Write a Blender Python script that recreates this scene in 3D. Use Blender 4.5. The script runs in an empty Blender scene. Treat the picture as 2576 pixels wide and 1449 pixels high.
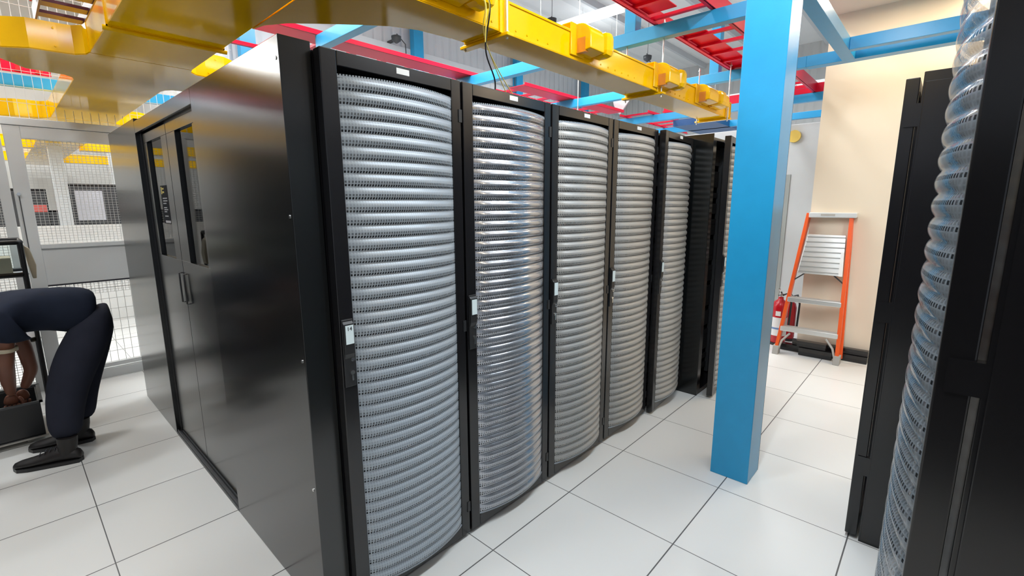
import bpy, bmesh, math, random
from mathutils import Vector, Matrix
random.seed(4)
PI = math.pi
C = bpy.context.scene.collection
sc = bpy.context.scene

# ------------------------------------------------------------------ camera
cam = bpy.data.cameras.new('camera'); camo = bpy.data.objects.new('camera', cam); C.objects.link(camo)
cam.sensor_fit = 'HORIZONTAL'; cam.sensor_width = 36.0
cam.lens = 1174.59582 / 2576 * 36.0
cam.clip_start = 0.02; cam.clip_end = 200
camo.location = (-1.34962777, -1.36870601, 1.58364011)
camo.matrix_world = Matrix.Translation(camo.location) @ (Matrix.Rotation(-0.826778281, 4, 'Z') @ Matrix.Rotation(1.39260982, 4, 'X') @ Matrix.Rotation(-0.00421185905, 4, 'Z'))
sc.camera = camo

# ------------------------------------------------------------------ world + exposure
w = bpy.data.worlds.new('world'); sc.world = w; w.use_nodes = True
w.node_tree.nodes['Background'].inputs[0].default_value = (0.80, 0.88, 1.0, 1)
w.node_tree.nodes['Background'].inputs[1].default_value = 0.5
sc.view_settings.view_transform = 'Standard'; sc.view_settings.look = 'None'
sc.view_settings.gamma = 1.0; sc.view_settings.use_curve_mapping = False
sc.view_settings.exposure = -0.07

def area(name, loc, sx, sy, power, col, rot=(0, 0, 0)):
    l = bpy.data.lights.new(name, 'AREA'); l.shape = 'RECTANGLE'; l.size = sx; l.size_y = sy
    l.energy = power; l.color = col
    o = bpy.data.objects.new(name, l); C.objects.link(o); o.location = loc; o.rotation_euler = rot
    return o
area('partition_lamp_light', (-3.0, 7.2, 3.68), 0.25, 2.4, 60, (0.92, 0.97, 1.0)); area('partition_lamp_light', (-3.3, 9.6, 3.68), 0.25, 2.4, 60, (0.92, 0.97, 1.0))
COOL = (0.92, 0.97, 1.0); WARM = (1.0, 0.80, 0.55)
HIGH = [(-2.2, 1.0), (-2.2, 4.6), (0.2, 3.6), (2.2, 1.6), (2.6, 5.2), (5.4, 3.2), (5.8, 0.8), (8.5, 5.0), (9.5, 1.6), (-2.0, 9.0), (1.5, 9.2), (-0.9,6.6)]
for x, y in HIGH:
    area('highbay_lamp_light', (x, y, 5.10), 1.5, 0.35, 88, COOL)
    area('roof_fill_uplight', (x, y, 5.24), 1.5, 0.3, 5, COOL, (PI, 0, 0))  # upward fill added to brighten the roof sheet
AISLE_FILL = [(-0.15, 1.85, 3.45), (1.55, 1.85, 3.45), (3.2, 1.85, 3.5)]  # unseen fill lamps added to brighten the blue beams and the aisle
for x, y, z in AISLE_FILL:
    area('aisle_fill_light', (x, y, z - 0.03), 0.12, 1.2, 26, COOL)
TUBES = [(-0.1, -0.85), (1.25, -0.85), (1.7, -2.3), (-1.4, -0.9)]
for x, y in TUBES:
    area('ceiling_tube_light', (x, y, 3.29), 1.2, 0.12, 40, (0.84, 0.93, 1.0))
DOWN = [(3.75, -0.9), (4.08, -1.6), (4.08, -2.4), (3.9, -3.5), (0.0, -3.2)]
for x, y in DOWN:
    area('downlight_light', (x, y, 3.315), 0.28, 0.28, (9 if x < 4 else 14) if y > -3 else 25, WARM)

# ------------------------------------------------------------------ materials
def mat(name, col, rough=0.5, metal=0.0, spec=0.5, noise=0.0, nscale=8.0, bump=0.0, bscale=60.0, emit=0.0, coat=0.0):
    m = bpy.data.materials.new(name); m.use_nodes = True
    nt = m.node_tree; b = nt.nodes['Principled BSDF']
    b.inputs['Base Color'].default_value = (*col, 1); b.inputs['Roughness'].default_value = rough
    b.inputs['Metallic'].default_value = metal; b.inputs['Specular IOR Level'].default_value = spec
    if coat: b.inputs['Coat Weight'].default_value = coat; b.inputs['Coat Roughness'].default_value = 0.08
    if emit:
        b.inputs['Emission Color'].default_value = (*col, 1); b.inputs['Emission Strength'].default_value = emit
    tc = nt.nodes.new('ShaderNodeTexCoord')
    n = nt.nodes.new('ShaderNodeTexNoise'); n.inputs['Scale'].default_value = nscale; n.inputs['Detail'].default_value = 3
    nt.links.new(tc.outputs['Object'], n.inputs['Vector'])
    mx = nt.nodes.new('ShaderNodeMix'); mx.data_type = 'RGBA'; mx.blend_type = 'MIX'
    k = max(noise, 0.02)
    mx.inputs['A'].default_value = (*[c * (1 - k) for c in col], 1); mx.inputs['B'].default_value = (*[min(1, c * (1 + k)) for c in col], 1)
    nt.links.new(n.outputs['Fac'], mx.inputs['Factor']); nt.links.new(mx.outputs['Result'], b.inputs['Base Color'])
    if bump:
        n2 = nt.nodes.new('ShaderNodeTexNoise'); n2.inputs['Scale'].default_value = bscale
        nt.links.new(tc.outputs['Object'], n2.inputs['Vector'])
        bp = nt.nodes.new('ShaderNodeBump'); bp.inputs['Strength'].default_value = bump; bp.inputs['Distance'].default_value = 0.002
        nt.links.new(n2.outputs['Fac'], bp.inputs['Height']); nt.links.new(bp.outputs['Normal'], b.inputs['Normal'])
    return m

def nd(nt, t, **k):
    n = nt.nodes.new(t)
    for a, v in k.items(): setattr(n, a, v)
    return n
def mth(nt, op, a, b=None, c=None):
    n = nt.nodes.new('ShaderNodeMath'); n.operation = op
    for i, v in enumerate((a, b, c)):
        if v is None: continue
        if isinstance(v, (int, float)): n.inputs[i].default_value = v
        else: nt.links.new(v, n.inputs[i])
    return n.outputs[0]

# raised floor: 600 mm laminate panels with dark joints
def floor_mat():
    m = bpy.data.materials.new('raised_floor_panels'); m.use_nodes = True; nt = m.node_tree; b = nt.nodes['Principled BSDF']
    g = nd(nt, 'ShaderNodeNewGeometry'); s = nd(nt, 'ShaderNodeSeparateXYZ'); nt.links.new(g.outputs['Position'], s.inputs[0])
    def line(o, wd):
        q = mth(nt, 'DIVIDE', o, 0.6); r = mth(nt, 'ROUND', q); d = mth(nt, 'ABSOLUTE', mth(nt, 'SUBTRACT', q, r))
        return mth(nt, 'LESS_THAN', d, wd / 0.6)
    lx = line(s.outputs[0], 0.0022); ly = line(s.outputs[1], 0.0030)
    ln = mth(nt, 'MAXIMUM', lx, ly)
    fx = mth(nt, 'FLOOR', mth(nt, 'DIVIDE', s.outputs[0], 0.6)); fy = mth(nt, 'FLOOR', mth(nt, 'DIVIDE', s.outputs[1], 0.6))
    cb = nd(nt, 'ShaderNodeCombineXYZ'); nt.links.new(fx, cb.inputs[0]); nt.links.new(fy, cb.inputs[1])
    wn = nd(nt, 'ShaderNodeTexWhiteNoise'); nt.links.new(cb.outputs[0], wn.inputs['Vector'])
    ns = nd(nt, 'ShaderNodeTexNoise'); ns.inputs['Scale'].default_value = 1.3; ns.inputs['Detail'].default_value = 4
    nt.links.new(g.outputs['Position'], ns.inputs['Vector'])
    v = mth(nt, 'ADD', mth(nt, 'MULTIPLY', wn.outputs['Value'], 0.03), mth(nt, 'MULTIPLY', ns.outputs['Fac'], 0.06))
    v = mth(nt, 'ADD', v, 0.63)
    col = nd(nt, 'ShaderNodeCombineColor')
    nt.links.new(v, col.inputs[0]); nt.links.new(mth(nt, 'MULTIPLY', v, 1.0), col.inputs[1]); nt.links.new(mth(nt, 'MULTIPLY', v, 0.97), col.inputs[2])
    mx = nd(nt, 'ShaderNodeMix', data_type='RGBA'); nt.links.new(ln, mx.inputs['Factor']); nt.links.new(col.outputs[0], mx.inputs['A'])
    mx.inputs['B'].default_value = (0.10, 0.10, 0.10, 1); nt.links.new(mx.outputs['Result'], b.inputs['Base Color'])
    b.inputs['Roughness'].default_value = 0.32; b.inputs['Specular IOR Level'].default_value = 0.45
    return m

# waved sheet behind clear film: per 1U wave two open rows of slots, the other rows only faint
def mesh_mat(name, col, rough, metal, coat=0.1, crough=0.2, clear=0.0):
    m = bpy.data.materials.new(name); m.use_nodes = True; nt = m.node_tree; b = nt.nodes['Principled BSDF']; out = nt.nodes['Material Output']
    b.inputs['Roughness'].default_value = rough; b.inputs['Metallic'].default_value = metal
    b.inputs['Coat Weight'].default_value = coat; b.inputs['Coat Roughness'].default_value = crough
    tc = nd(nt, 'ShaderNodeTexCoord'); s = nd(nt, 'ShaderNodeSeparateXYZ'); nt.links.new(tc.outputs['Object'], s.inputs[0])
    U = 0.04445
    def cell(o, p, f, sh=0.0):
        fr = mth(nt, 'FRACT', mth(nt, 'DIVIDE', mth(nt, 'ADD', o, sh + 100 * p), p)); return mth(nt, 'LESS_THAN', mth(nt, 'ABSOLUTE', mth(nt, 'SUBTRACT', fr, 0.5)), f / 2)
    zz = s.outputs[2]                      # mesh object origin sits 0.022 above the floor, wave starts at 0.088
    f = mth(nt, 'FRACT', mth(nt, 'DIVIDE', mth(nt, 'ADD', zz, 0.022 - 0.088 + 100 * U), U))
    hx = cell(s.outputs[0], 0.0095, 0.56); rows = cell(zz, U / 4, 0.70, 0.022 - 0.088)
    low = mth(nt, 'LESS_THAN', f, 0.25); mid = mth(nt, 'LESS_THAN', f, 0.50)
    grid = mth(nt, 'MULTIPLY', hx, rows)
    op = mth(nt, 'MULTIPLY', grid, mth(nt, 'ADD', mth(nt, 'MULTIPLY', low, 0.42), mth(nt, 'MULTIPLY', mid, 0.50)))
    faint = mth(nt, 'MULTIPLY', grid, 0.30)
    mx = nd(nt, 'ShaderNodeMix', data_type='RGBA'); nt.links.new(faint, mx.inputs['Factor']); mx.inputs['A'].default_value = (*col, 1); mx.inputs['B'].default_value = (*[c * 0.25 for c in col], 1)
    nt.links.new(mx.outputs['Result'], b.inputs['Base Color'])
    if clear: op = mth(nt, 'MAXIMUM', op, clear)
    tr = nd(nt, 'ShaderNodeBsdfTransparent'); ms = nd(nt, 'ShaderNodeMixShader')
    nt.links.new(op, ms.inputs[0]); nt.links.new(b.outputs[0], ms.inputs[1]); nt.links.new(tr.outputs[0], ms.inputs[2]); nt.links.new(ms.outputs[0], out.inputs[0])
    return m

# corrugated cladding for the high back wall
def ribbed(name, col, pitch, axis, depth=0.4):
    m = mat(name, col, 0.55, noise=0.04, nscale=2)
    nt = m.node_tree; b = nt.nodes['Principled BSDF']
    g = nd(nt, 'ShaderNodeNewGeometry'); s = nd(nt, 'ShaderNodeSeparateXYZ'); nt.links.new(g.outputs['Position'], s.inputs[0])
    f = mth(nt, 'FRACT', mth(nt, 'DIVIDE', mth(nt, 'ADD', s.outputs[axis], 50.0), pitch))
    h = mth(nt, 'SMOOTH_MIN', mth(nt, 'MULTIPLY', mth(nt, 'ABSOLUTE', mth(nt, 'SUBTRACT', f, 0.5)), 3.0), 0.6, 0.2)
    bp = nd(nt, 'ShaderNodeBump'); bp.inputs['Strength'].default_value = 1.0; bp.inputs['Distance'].default_value = depth * 0.06
    nt.links.new(h, bp.inputs['Height']); nt.links.new(bp.outputs['Normal'], b.inputs['Normal'])
    return m

def glass_mat(name, tint=(0.9, 0.95, 0.95), rough=0.02):
    m = bpy.data.materials.new(name); m.use_nodes = True; nt = m.node_tree; out = nt.nodes['Material Output']
    nt.nodes.remove(nt.nodes['Principled BSDF'])
    tr = nd(nt, 'ShaderNodeBsdfTransparent'); tr.inputs[0].default_value = (*tint, 1)
    gl = nd(nt, 'ShaderNodeBsdfGlossy'); gl.inputs['Roughness'].default_value = rough
    fr = nd(nt, 'ShaderNodeFresnel'); fr.inputs[0].default_value = 1.22
    mx = nd(nt, 'ShaderNodeMixShader'); nt.links.new(fr.outputs[0], mx.inputs[0]); nt.links.new(tr.outputs[0], mx.inputs[1]); nt.links.new(gl.outputs[0], mx.inputs[2])
    nt.links.new(mx.outputs[0], out.inputs[0]); return m

M = {}
M['mouth'] = mat('orange_shaded_plastic_inside', (0.70, 0.25, 0.02), 0.3)
M['floor'] = floor_mat()
M['rack'] = mat('black_powder_coat', (0.007, 0.0065, 0.0075), 0.22, spec=0.6, noise=0.1)
M['rackside'] = mat('satin_black_side_panel', (0.004, 0.0045, 0.0045), 0.20, spec=0.75, noise=0.08)
M['inner'] = mat('dark_rack_interior', (0.012, 0.012, 0.014), 0.6, noise=0.3, nscale=20)
M['mesh'] = mesh_mat('perforated_wave_sheet', (0.33, 0.37, 0.41), 0.45, 0.2, 0.15, 0.25)
M['mesh_gloss'] = mesh_mat('glossy_perforated_wave_sheet', (0.42, 0.44, 0.48), 0.24, 0.75, 0.9, 0.07)
M['mesh_warm'] = mesh_mat('grey_perforated_wave_sheet', (0.38, 0.375, 0.36), 0.42, 0.25, 0.3, 0.2)
M['mesh_clear'] = mesh_mat('translucent_wave_sheet', (0.26, 0.31, 0.36), 0.35, 0.2, 0.8, 0.1, 0.42)
M['yellow'] = mat('yellow_trough_plastic', (0.96, 0.54, 0.001), 0.10, spec=0.22, noise=0.03)
M['blue'] = mat('blue_painted_steel', (0.016, 0.31, 0.60), 0.30, noise=0.06, nscale=12, bump=0.1, bscale=120)
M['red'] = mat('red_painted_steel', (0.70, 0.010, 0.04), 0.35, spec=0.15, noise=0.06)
M['zinc'] = mat('zinc_plated_rod', (0.65, 0.66, 0.62), 0.35, metal=0.8)
M['chrome'] = mat('chrome', (0.75, 0.75, 0.73), 0.18, metal=1.0)
M['white_metal'] = mat('white_powder_coat', (0.60, 0.62, 0.62), 0.35, noise=0.03)
M['cream'] = mat('cream_wall_paint', (0.74, 0.64, 0.50), 0.6, noise=0.02, nscale=1.5)
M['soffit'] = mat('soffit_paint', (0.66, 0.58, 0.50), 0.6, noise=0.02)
M['white_wall'] = mat('white_wall_paint', (0.68, 0.68, 0.65), 0.6, noise=0.03)
M['clad'] = ribbed('ribbed_wall_cladding', (0.70, 0.72, 0.74), 0.22, 0)
M['cladx'] = ribbed('ribbed_wall_cladding_end', (0.62, 0.62, 0.60), 0.22, 1)
M['roof'] = ribbed('ribbed_roof_sheet', (0.86, 0.86, 0.85), 0.75, 1, 1.0)
M['girt'] = mat('pale_steel_girt', (0.60, 0.62, 0.64), 0.5)
M['label'] = mat('pale_label_paper', (0.72, 0.72, 0.70), 0.5)
M['label_blue'] = mat('pale_label_tape', (0.62, 0.72, 0.74), 0.45)
M['ink'] = mat('dark_ink', (0.03, 0.03, 0.04), 0.6)
M['sign'] = mat('dark_sign_film', (0.010, 0.012, 0.017), 0.7, spec=0.1)
M['signtext'] = mat('pale_sign_print', (0.45, 0.46, 0.48), 0.5)
M['signyellow'] = mat('yellow_sign_print', (0.55, 0.45, 0.10), 0.5)
M['glass'] = glass_mat('clear_glass')
M['orange'] = mat('orange_fibreglass_rail', (0.80, 0.10, 0.012), 0.4, noise=0.05)
M['alu'] = mat('ribbed_aluminium', (0.70, 0.70, 0.68), 0.32, metal=0.7)
M['alugrey'] = mat('grey_aluminium_bracket', (0.48, 0.46, 0.42), 0.45, metal=0.3)
M['rubber'] = mat('grey_rubber', (0.36, 0.34, 0.31), 0.7)
M['blackplastic'] = mat('black_plastic', (0.014, 0.014, 0.015), 0.4, noise=0.15)
M['extred'] = mat('extinguisher_red', (0.45, 0.008, 0.015), 0.22)
M['shirt'] = mat('navy_polo_fabric', (0.014, 0.019, 0.035), 0.9, spec=0.2, noise=0.25, nscale=14, bump=0.5, bscale=25)
M['trouser'] = mat('dark_navy_trouser_fabric', (0.018, 0.020, 0.032), 0.9, spec=0.2, noise=0.25, nscale=12, bump=0.5, bscale=22)
M['skin'] = mat('brown_skin', (0.17, 0.062, 0.035), 0.55, noise=0.1)
M['hair'] = mat('black_hair', (0.01, 0.009, 0.009), 0.6, noise=0.3, nscale=60)
M['shoe'] = mat('black_boot_leather', (0.012, 0.010, 0.010), 0.5, noise=0.2)
M['wire'] = mat('pale_galvanised_wire', (0.62, 0.62, 0.60), 0.4, metal=0.2)
M['beige'] = mat('beige_plastic', (0.42, 0.37, 0.27), 0.5)
M['fibre'] = mat('yellow_fibre_jacket', (0.75, 0.60, 0.12), 0.4)
M['lampwhite'] = mat('lamp_diffuser', (1.0, 0.98, 0.95), 0.4, emit=3.0)
M['lampwarm'] = mat('warm_lamp_diffuser', (1.0, 0.86, 0.66), 0.4, emit=6.0)
M['screen'] = mat('pale_panel', (0.60, 0.60, 0.64), 0.4)
M['redled'] = mat('red_equipment_face', (0.6, 0.12, 0.10), 0.4)
M['darkgrey'] = mat('dark_grey_steel', (0.05, 0.052, 0.055), 0.4, noise=0.1)

# ------------------------------------------------------------------ helpers
class MB:
    def __init__(s): s.v = []; s.f = []; s.sm = []
    def add(s, vs, fs, smooth=False):
        o = len(s.v); s.v += [tuple(v) for v in vs]
        for f in fs: s.f.append(tuple(i + o for i in f)); s.sm.append(smooth)
        return s
    def box(s, x0, x1, y0, y1, z0, z1):
        x0, x1 = sorted((x0, x1)); y0, y1 = sorted((y0, y1)); z0, z1 = sorted((z0, z1))
        vs = [(x, y, z) for z in (z0, z1) for y in (y0, y1) for x in (x0, x1)]
        return s.add(vs, [(0, 2, 3, 1), (4, 5, 7, 6), (0, 1, 5, 4), (2, 6, 7, 3), (0, 4, 6, 2), (1, 3, 7, 5)])
    def beam(s, a, b, wx, wz, up=(0, 0, 1)):          # square bar between two points
        a = Vector(a); b = Vector(b); d = (b - a).normalized(); up = Vector(up)
        if abs(d.dot(up)) > 0.98: up = Vector((0, 1, 0))
        r = d.cross(up).normalized(); u = r.cross(d).normalized()
        vs = []
        for p in (a, b):
            for i, j in ((-1, -1), (1, -1), (1, 1), (-1, 1)): vs.append(p + r * (wx / 2 * i) + u * (wz / 2 * j))
        return s.add(vs, [(0, 1, 2, 3), (7, 6, 5, 4), (0, 4, 5, 1), (1, 5, 6, 2), (2, 6, 7, 3), (3, 7, 4, 0)])
    def tube(s, pts, r, n=10, cap=True):
        pts = [Vector(p) for p in pts]; rs = r if isinstance(r, (list, tuple)) else [r] * len(pts)
        vs = []; fs = []; prev = None
        for i, p in enumerate(pts):
            d = (pts[min(i + 1, len(pts) - 1)] - pts[max(i - 1, 0)]).normalized()
            if prev is None:
                a = Vector((0, 0, 1)) if abs(d.z) < 0.9 else Vector((1, 0, 0)); u = d.cross(a).normalized()
            else:
                u = (prev - d * prev.dot(d)).normalized()
            prev = u; v = d.cross(u)
            for k in range(n):
                t = 2 * PI * k / n; vs.append(p + (u * math.cos(t) + v * math.sin(t)) * rs[i])
        for i in range(len(pts) - 1):
            for k in range(n):
                a = i * n + k; b = i * n + (k + 1) % n; fs.append((a, b, b + n, a + n))
        s.add(vs, fs, True)
        if cap:
            m = len(pts) - 1
            s.add([vs[k] for k in range(n)], [tuple(reversed(range(n)))]); s.add([vs[m * n + k] for k in range(n)], [tuple(range(n))])
        return s
    def lathe(s, cx, cy, prof, n=24):
        pts = [(cx, cy, z) for z, r in prof]; return s.tube(pts, [max(r, 1e-4) for z, r in prof], n)
    def prism(s, poly, z0, z1, axis='z'):             # polygon extruded along an axis
        def P(a, b, c): return {'z': (a, b, c), 'y': (a, c, b), 'x': (c, a, b)}[axis]
        n = len(poly); vs = [P(a, b, z0) for a, b in poly] + [P(a, b, z1) for a, b in poly]
        return s.add(vs, [tuple(reversed(range(n))), tuple(range(n, 2 * n))] + [(i, (i + 1) % n, (i + 1) % n + n, i + n) for i in range(n)])
    def strip(s, pts, z0, z1, t):                     # thin vertical wall following a plan line
        vs = []
        for i, p in enumerate(pts):
            a = Vector(pts[max(0, i - 1)]); b = Vector(pts[min(len(pts) - 1, i + 1)]); d = (b - a).normalized(); nrm = Vector((-d.y, d.x))
            for sg in (-1, 1):
                q = Vector(p) + nrm * t / 2 * sg; vs += [(q.x, q.y, z0), (q.x, q.y, z1)]
        fs = []
        for i in range(len(pts) - 1):
            a = 4 * i; b = a + 4
            fs += [(a, b, b + 1, a + 1), (a + 2, a + 3, b + 3, b + 2), (a, a + 2, b + 2, b), (a + 1, b + 1, b + 3, a + 3)]
        e = 4 * (len(pts) - 1); fs += [(0, 1, 3, 2), (e, e + 2, e + 3, e + 1)]
        return s.add(vs, fs)
    def build(s, name, m, parent=None, origin=None, bevel=0.0, smooth=False):
        if origin is None:
            if parent is None:
                xs = [v[0] for v in s.v]; ys = [v[1] for v in s.v]; zs = [v[2] for v in s.v]
                origin = Vector(((min(xs) + max(xs)) / 2, (min(ys) + max(ys)) / 2, min(zs)))
            else: origin = wloc(parent)
        origin = Vector(origin)
        me = bpy.data.meshes.new(name); me.from_pydata([Vector(v) - origin for v in s.v], [], s.f); me.update()
        bm = bmesh.new(); bm.from_mesh(me); bmesh.ops.recalc_face_normals(bm, faces=bm.faces); bm.to_mesh(me); bm.free()
        for p, q in zip(me.polygons, s.sm): p.use_smooth = q or smooth
        me.materials.append(M[m] if isinstance(m, str) else m)
        o = bpy.data.objects.new(name, me); C.objects.link(o)
        if parent is not None: o.parent = parent; o.location = origin - wloc(parent)
        else: o.location = origin
        if bevel:
            b = o.modifiers.new('bevel', 'BEVEL'); b.width = bevel; b.segments = 2; b.limit_method = 'ANGLE'
        return o
def wloc(o):
    v = Vector((0, 0, 0))
    while o is not None: v += o.location; o = o.parent
    return v
def tag(o, label, cat, group=None):
    o['label'] = label; o['category'] = cat
    if group: o['group'] = group
    return o
def struct(o, label=None):
    o['kind'] = 'structure'
    if label: o['label'] = label; 
    return o
def thing(name, loc, label, cat, group=None):
    o = bpy.data.objects.new(name, None); o.empty_display_size = 0.1; C.objects.link(o); o.location = loc
    return tag(o, label, cat, group)
def copy_tree(o, parent=None):
    kids = [c for c in o.children]
    c = o.copy(); C.objects.link(c)
    if parent is not None: c.parent = parent
    for k in kids: copy_tree(k, c)
    return c
def text_mesh(name, body, size, m, parent, loc, rot, ext=0.0004):
    cu = bpy.data.curves.new(name, 'FONT'); cu.body = body; cu.size = size; cu.extrude = ext; cu.align_x = 'CENTER'; cu.align_y = 'CENTER'
    t = bpy.data.objects.new(name + '_src', cu); C.objects.link(t)
    dg = bpy.context.evaluated_depsgraph_get(); dg.update()
    me = bpy.data.meshes.new_from_object(t.evaluated_get(dg)); bpy.data.objects.remove(t)
    me.materials.clear(); me.materials.append(M[m])
    o = bpy.data.objects.new(name, me); C.objects.link(o); o.parent = parent
    o.location = Vector(loc) - wloc(parent); o.rotation_euler = rot; return o

# ------------------------------------------------------------------ room shell
fl = MB(); fl.box(-7, 15, -6, 18, -0.05, 0); struct(fl.build('floor', 'floor'))
b = MB(); b.box(1.2, 15, 7.5, 7.6, 0, 5.8); b.box(1.2, 1.3, 7.6, 12.7, 0, 5.8); struct(b.build('wall_back', 'clad'))
b = MB(); b.box(-7, 1.2, 12.6, 12.7, 0, 4.2); b.box(-7, 1.2, 12.6, 12.7, 5.65, 5.8); b.box(-3.6, 1.2, 12.6, 12.7, 4.2, 5.65); b.box(-7, -6.6, 12.6, 12.7, 4.2, 5.65); struct(b.build('wall_far', 'white_wall'))
b = MB(); b.box(-6.6, -3.6, 12.64, 12.66, 4.2, 5.65); struct(b.build('glare_panel', mat('added_glare_emitter', (1.0, 0.97, 0.92), 0.4, emit=22.0)))  # unseen glowing panel added to give the rack side panel its top glare
b = MB(); b.box(14, 14.1, -0.3, 7.5, 0, 5.8); struct(b.build('wall_end', 'cladx'))
b = MB(); b.box(-7, 15, -0.30, 18, 5.8, 5.86); struct(b.build('ceiling', 'roof'))
b = MB(); b.box(4.35, 4.50, -6, -0.33, 0, 3.35); struct(b.build('wall_right', 'cream'))
b = MB(); b.box(-7, 4.5, -6, -0.42, 3.35, 3.45); b.box(-7, 4.5, -0.42, -0.30, 3.35, 5.8); struct(b.build('ceiling_low', 'soffit'))
# girts and blue stanchions on the ribbed back wall
b = MB(); b.box(1.2, 14, 7.36, 7.5, 4.62, 4.80); struct(b.build('trim_1', 'girt'))
b = MB(); b.box(1.2, 14, 7.40, 7.5, 5.62, 5.72); struct(b.build('trim_2', 'girt'))
for x in (1.62, 5.0, 8.2, 11.3):
    b = MB(); b.box(x, x + 0.24, 7.22, 7.36, 0, 5.8)
    tag(b.build('wall_column', 'blue'), 'blue steel stanchion standing against the ribbed grey back wall', 'column', 'blue stanchions along the back wall')
# purlins and a red sprinkler pipe under the roof
for y in (1.4, 3.0, 4.6, 6.2):
    b = MB(); b.box(-3, 14, y, y + 0.07, 5.66, 5.8)
    tag(b.build('roof_purlin', 'girt'), 'pale steel purlin running under the ribbed roof', 'purlin', 'purlins under the roof')
t = thing('sprinkler_pipe', (7.0, 2.55, 5.4), 'thin dull red sprinkler pipe under the ribbed roof', 'pipe')
MB().tube([(1.0, 2.55, 5.45), (13.5, 2.55, 5.45)], 0.035, 10).build('pipe_run', mat('dull_red_pipe', (0.32, 0.12, 0.12), 0.5), t)
for x in (3, 7, 11): MB().beam((x, 2.55, 5.45), (x, 2.55, 5.8), 0.02, 0.02).build('pipe_hanger', 'zinc', t)

# ------------------------------------------------------------------ rack family
OPX0, OPX1, OPZ0, OPZ1 = 0.062, 0.545, 0.080, 2.030
def wave_mesh(x0, z0=0.088, z1=1.995, y0=0.0, sag=0.048, amp=0.011, nx=20, nper=8):
    U = 0.04445; mb = MB(); n = int(round((z1 - z0) / U)) ; zz = [z0 + U / nper * k for k in range(n * nper + 1)]
    vs = []
    for z in zz:
        f = abs(math.sin(PI * (z - z0) / U)) ** 0.8
        for i in range(nx + 1):
            u = -1 + 2 * i / nx; arc = (1 - abs(u) ** 2.05)
            e = min(1.0, (1 - u * u) * 4.0)
            vs.append((x0 + OPX0 + (OPX1 - OPX0) * (u + 1) / 2, y0 - sag * arc - amp * f * e + 0.004, z))
    fs = []
    for k in range(len(zz) - 1):
        for i in range(nx):
            a = k * (nx + 1) + i; fs.append((a, a + 1, a + nx + 2, a + nx + 1))
    mb.add(vs, fs, True); return mb
def make_door(t, X, Y, writing=False, m='mesh'):
    """door parts, front face at y=Y, left edge at x=X, hinge on the right"""
    hx = X + 0.594
    f = MB()
    f.box(X + 0.006, X + OPX0, Y, Y + 0.045, 0.022, 2.078); f.box(X + OPX1, X + 0.594, Y, Y + 0.045, 0.022, 2.078)
    f.box(X + OPX0, X + OPX1, Y, Y + 0.045, 0.022, OPZ0); f.box(X + OPX0, X + OPX1, Y, Y + 0.045, OPZ1, 2.078)
    d = f.build('front_door', 'rack', t, origin=(hx, Y + 0.045, 0.022), bevel=0.003)
    wm = wave_mesh(X, y0=Y); o = wm.build('mesh_panel', m, d)
    mb = MB(); arc = [(X + OPX0 + (OPX1 - OPX0) * i / 20, Y + 0.004 - 0.048 * (1 - abs(-1 + i / 10) ** 2.05)) for i in range(21)]
    mb.strip(arc, 1.995, 2.006, 0.003); mb.build('mesh_edge_strip', 'mesh', d)
    mb = MB(); mb.strip(arc, 0.080, 0.088, 0.003); mb.build('mesh_edge_strip', 'mesh', d)
    h = MB(); h.box(X + 0.012, X + 0.056, Y - 0.006, Y, 0.935, 1.185); h.prism([(Y - 0.006, 1.04), (Y - 0.014, 1.06), (Y - 0.016, 1.17), (Y - 0.006, 1.180)], X + 0.014, X + 0.054, 'x')
    h.build('swing_handle', 'blackplastic', d, bevel=0.003)
    l = MB(); l.box(X + 0.020, X + 0.050, Y - 0.0175, Y - 0.0155, 1.097, 1.165); l.build('handle_label', 'label_blue', d)['label'] = 'pale blue paper label'
    k = MB(); k.tube([(X + 0.045, Y - 0.006, 1.037), (X + 0.045, Y - 0.011, 1.037)], [0.009, 0.008], 16); k.build('lock_cylinder', 'chrome', d)
    k = MB(); k.tube([(X + 0.045, Y - 0.0105, 1.037), (X + 0.045, Y - 0.0116, 1.037)], 0.0045, 10); k.build('key_hole', 'ink', d)
    k = MB(); k.tube([(X + 0.041, Y - 0.006, 0.988), (X + 0.041, Y - 0.010, 0.988)], 0.0085, 16); k.box(X + 0.0375, X + 0.0445, Y - 0.010, Y - 0.006, 0.958, 0.985); k.build('lock_cam_plate', 'chrome', d)
    l = MB(); l.box(X + 0.290, X + 0.345, Y - 0.0012, Y, 2.048, 2.068); l.build('number_plate', 'label', d)['label'] = 'small white number plate'
    for z in (1.94, 1.05, 0.16):
        hg = MB(); hg.box(X + 0.580, X + 0.597, Y - 0.003, Y + 0.03, z - 0.025, z + 0.025); hg.build('hinge', 'blackplastic', d)
    if writing:
        text_mesh('handle_writing', '14', 0.022, 'ink', d, (X + 0.030, Y - 0.0364, 1.149), (PI / 2, 0, 0))
    return d
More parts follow.
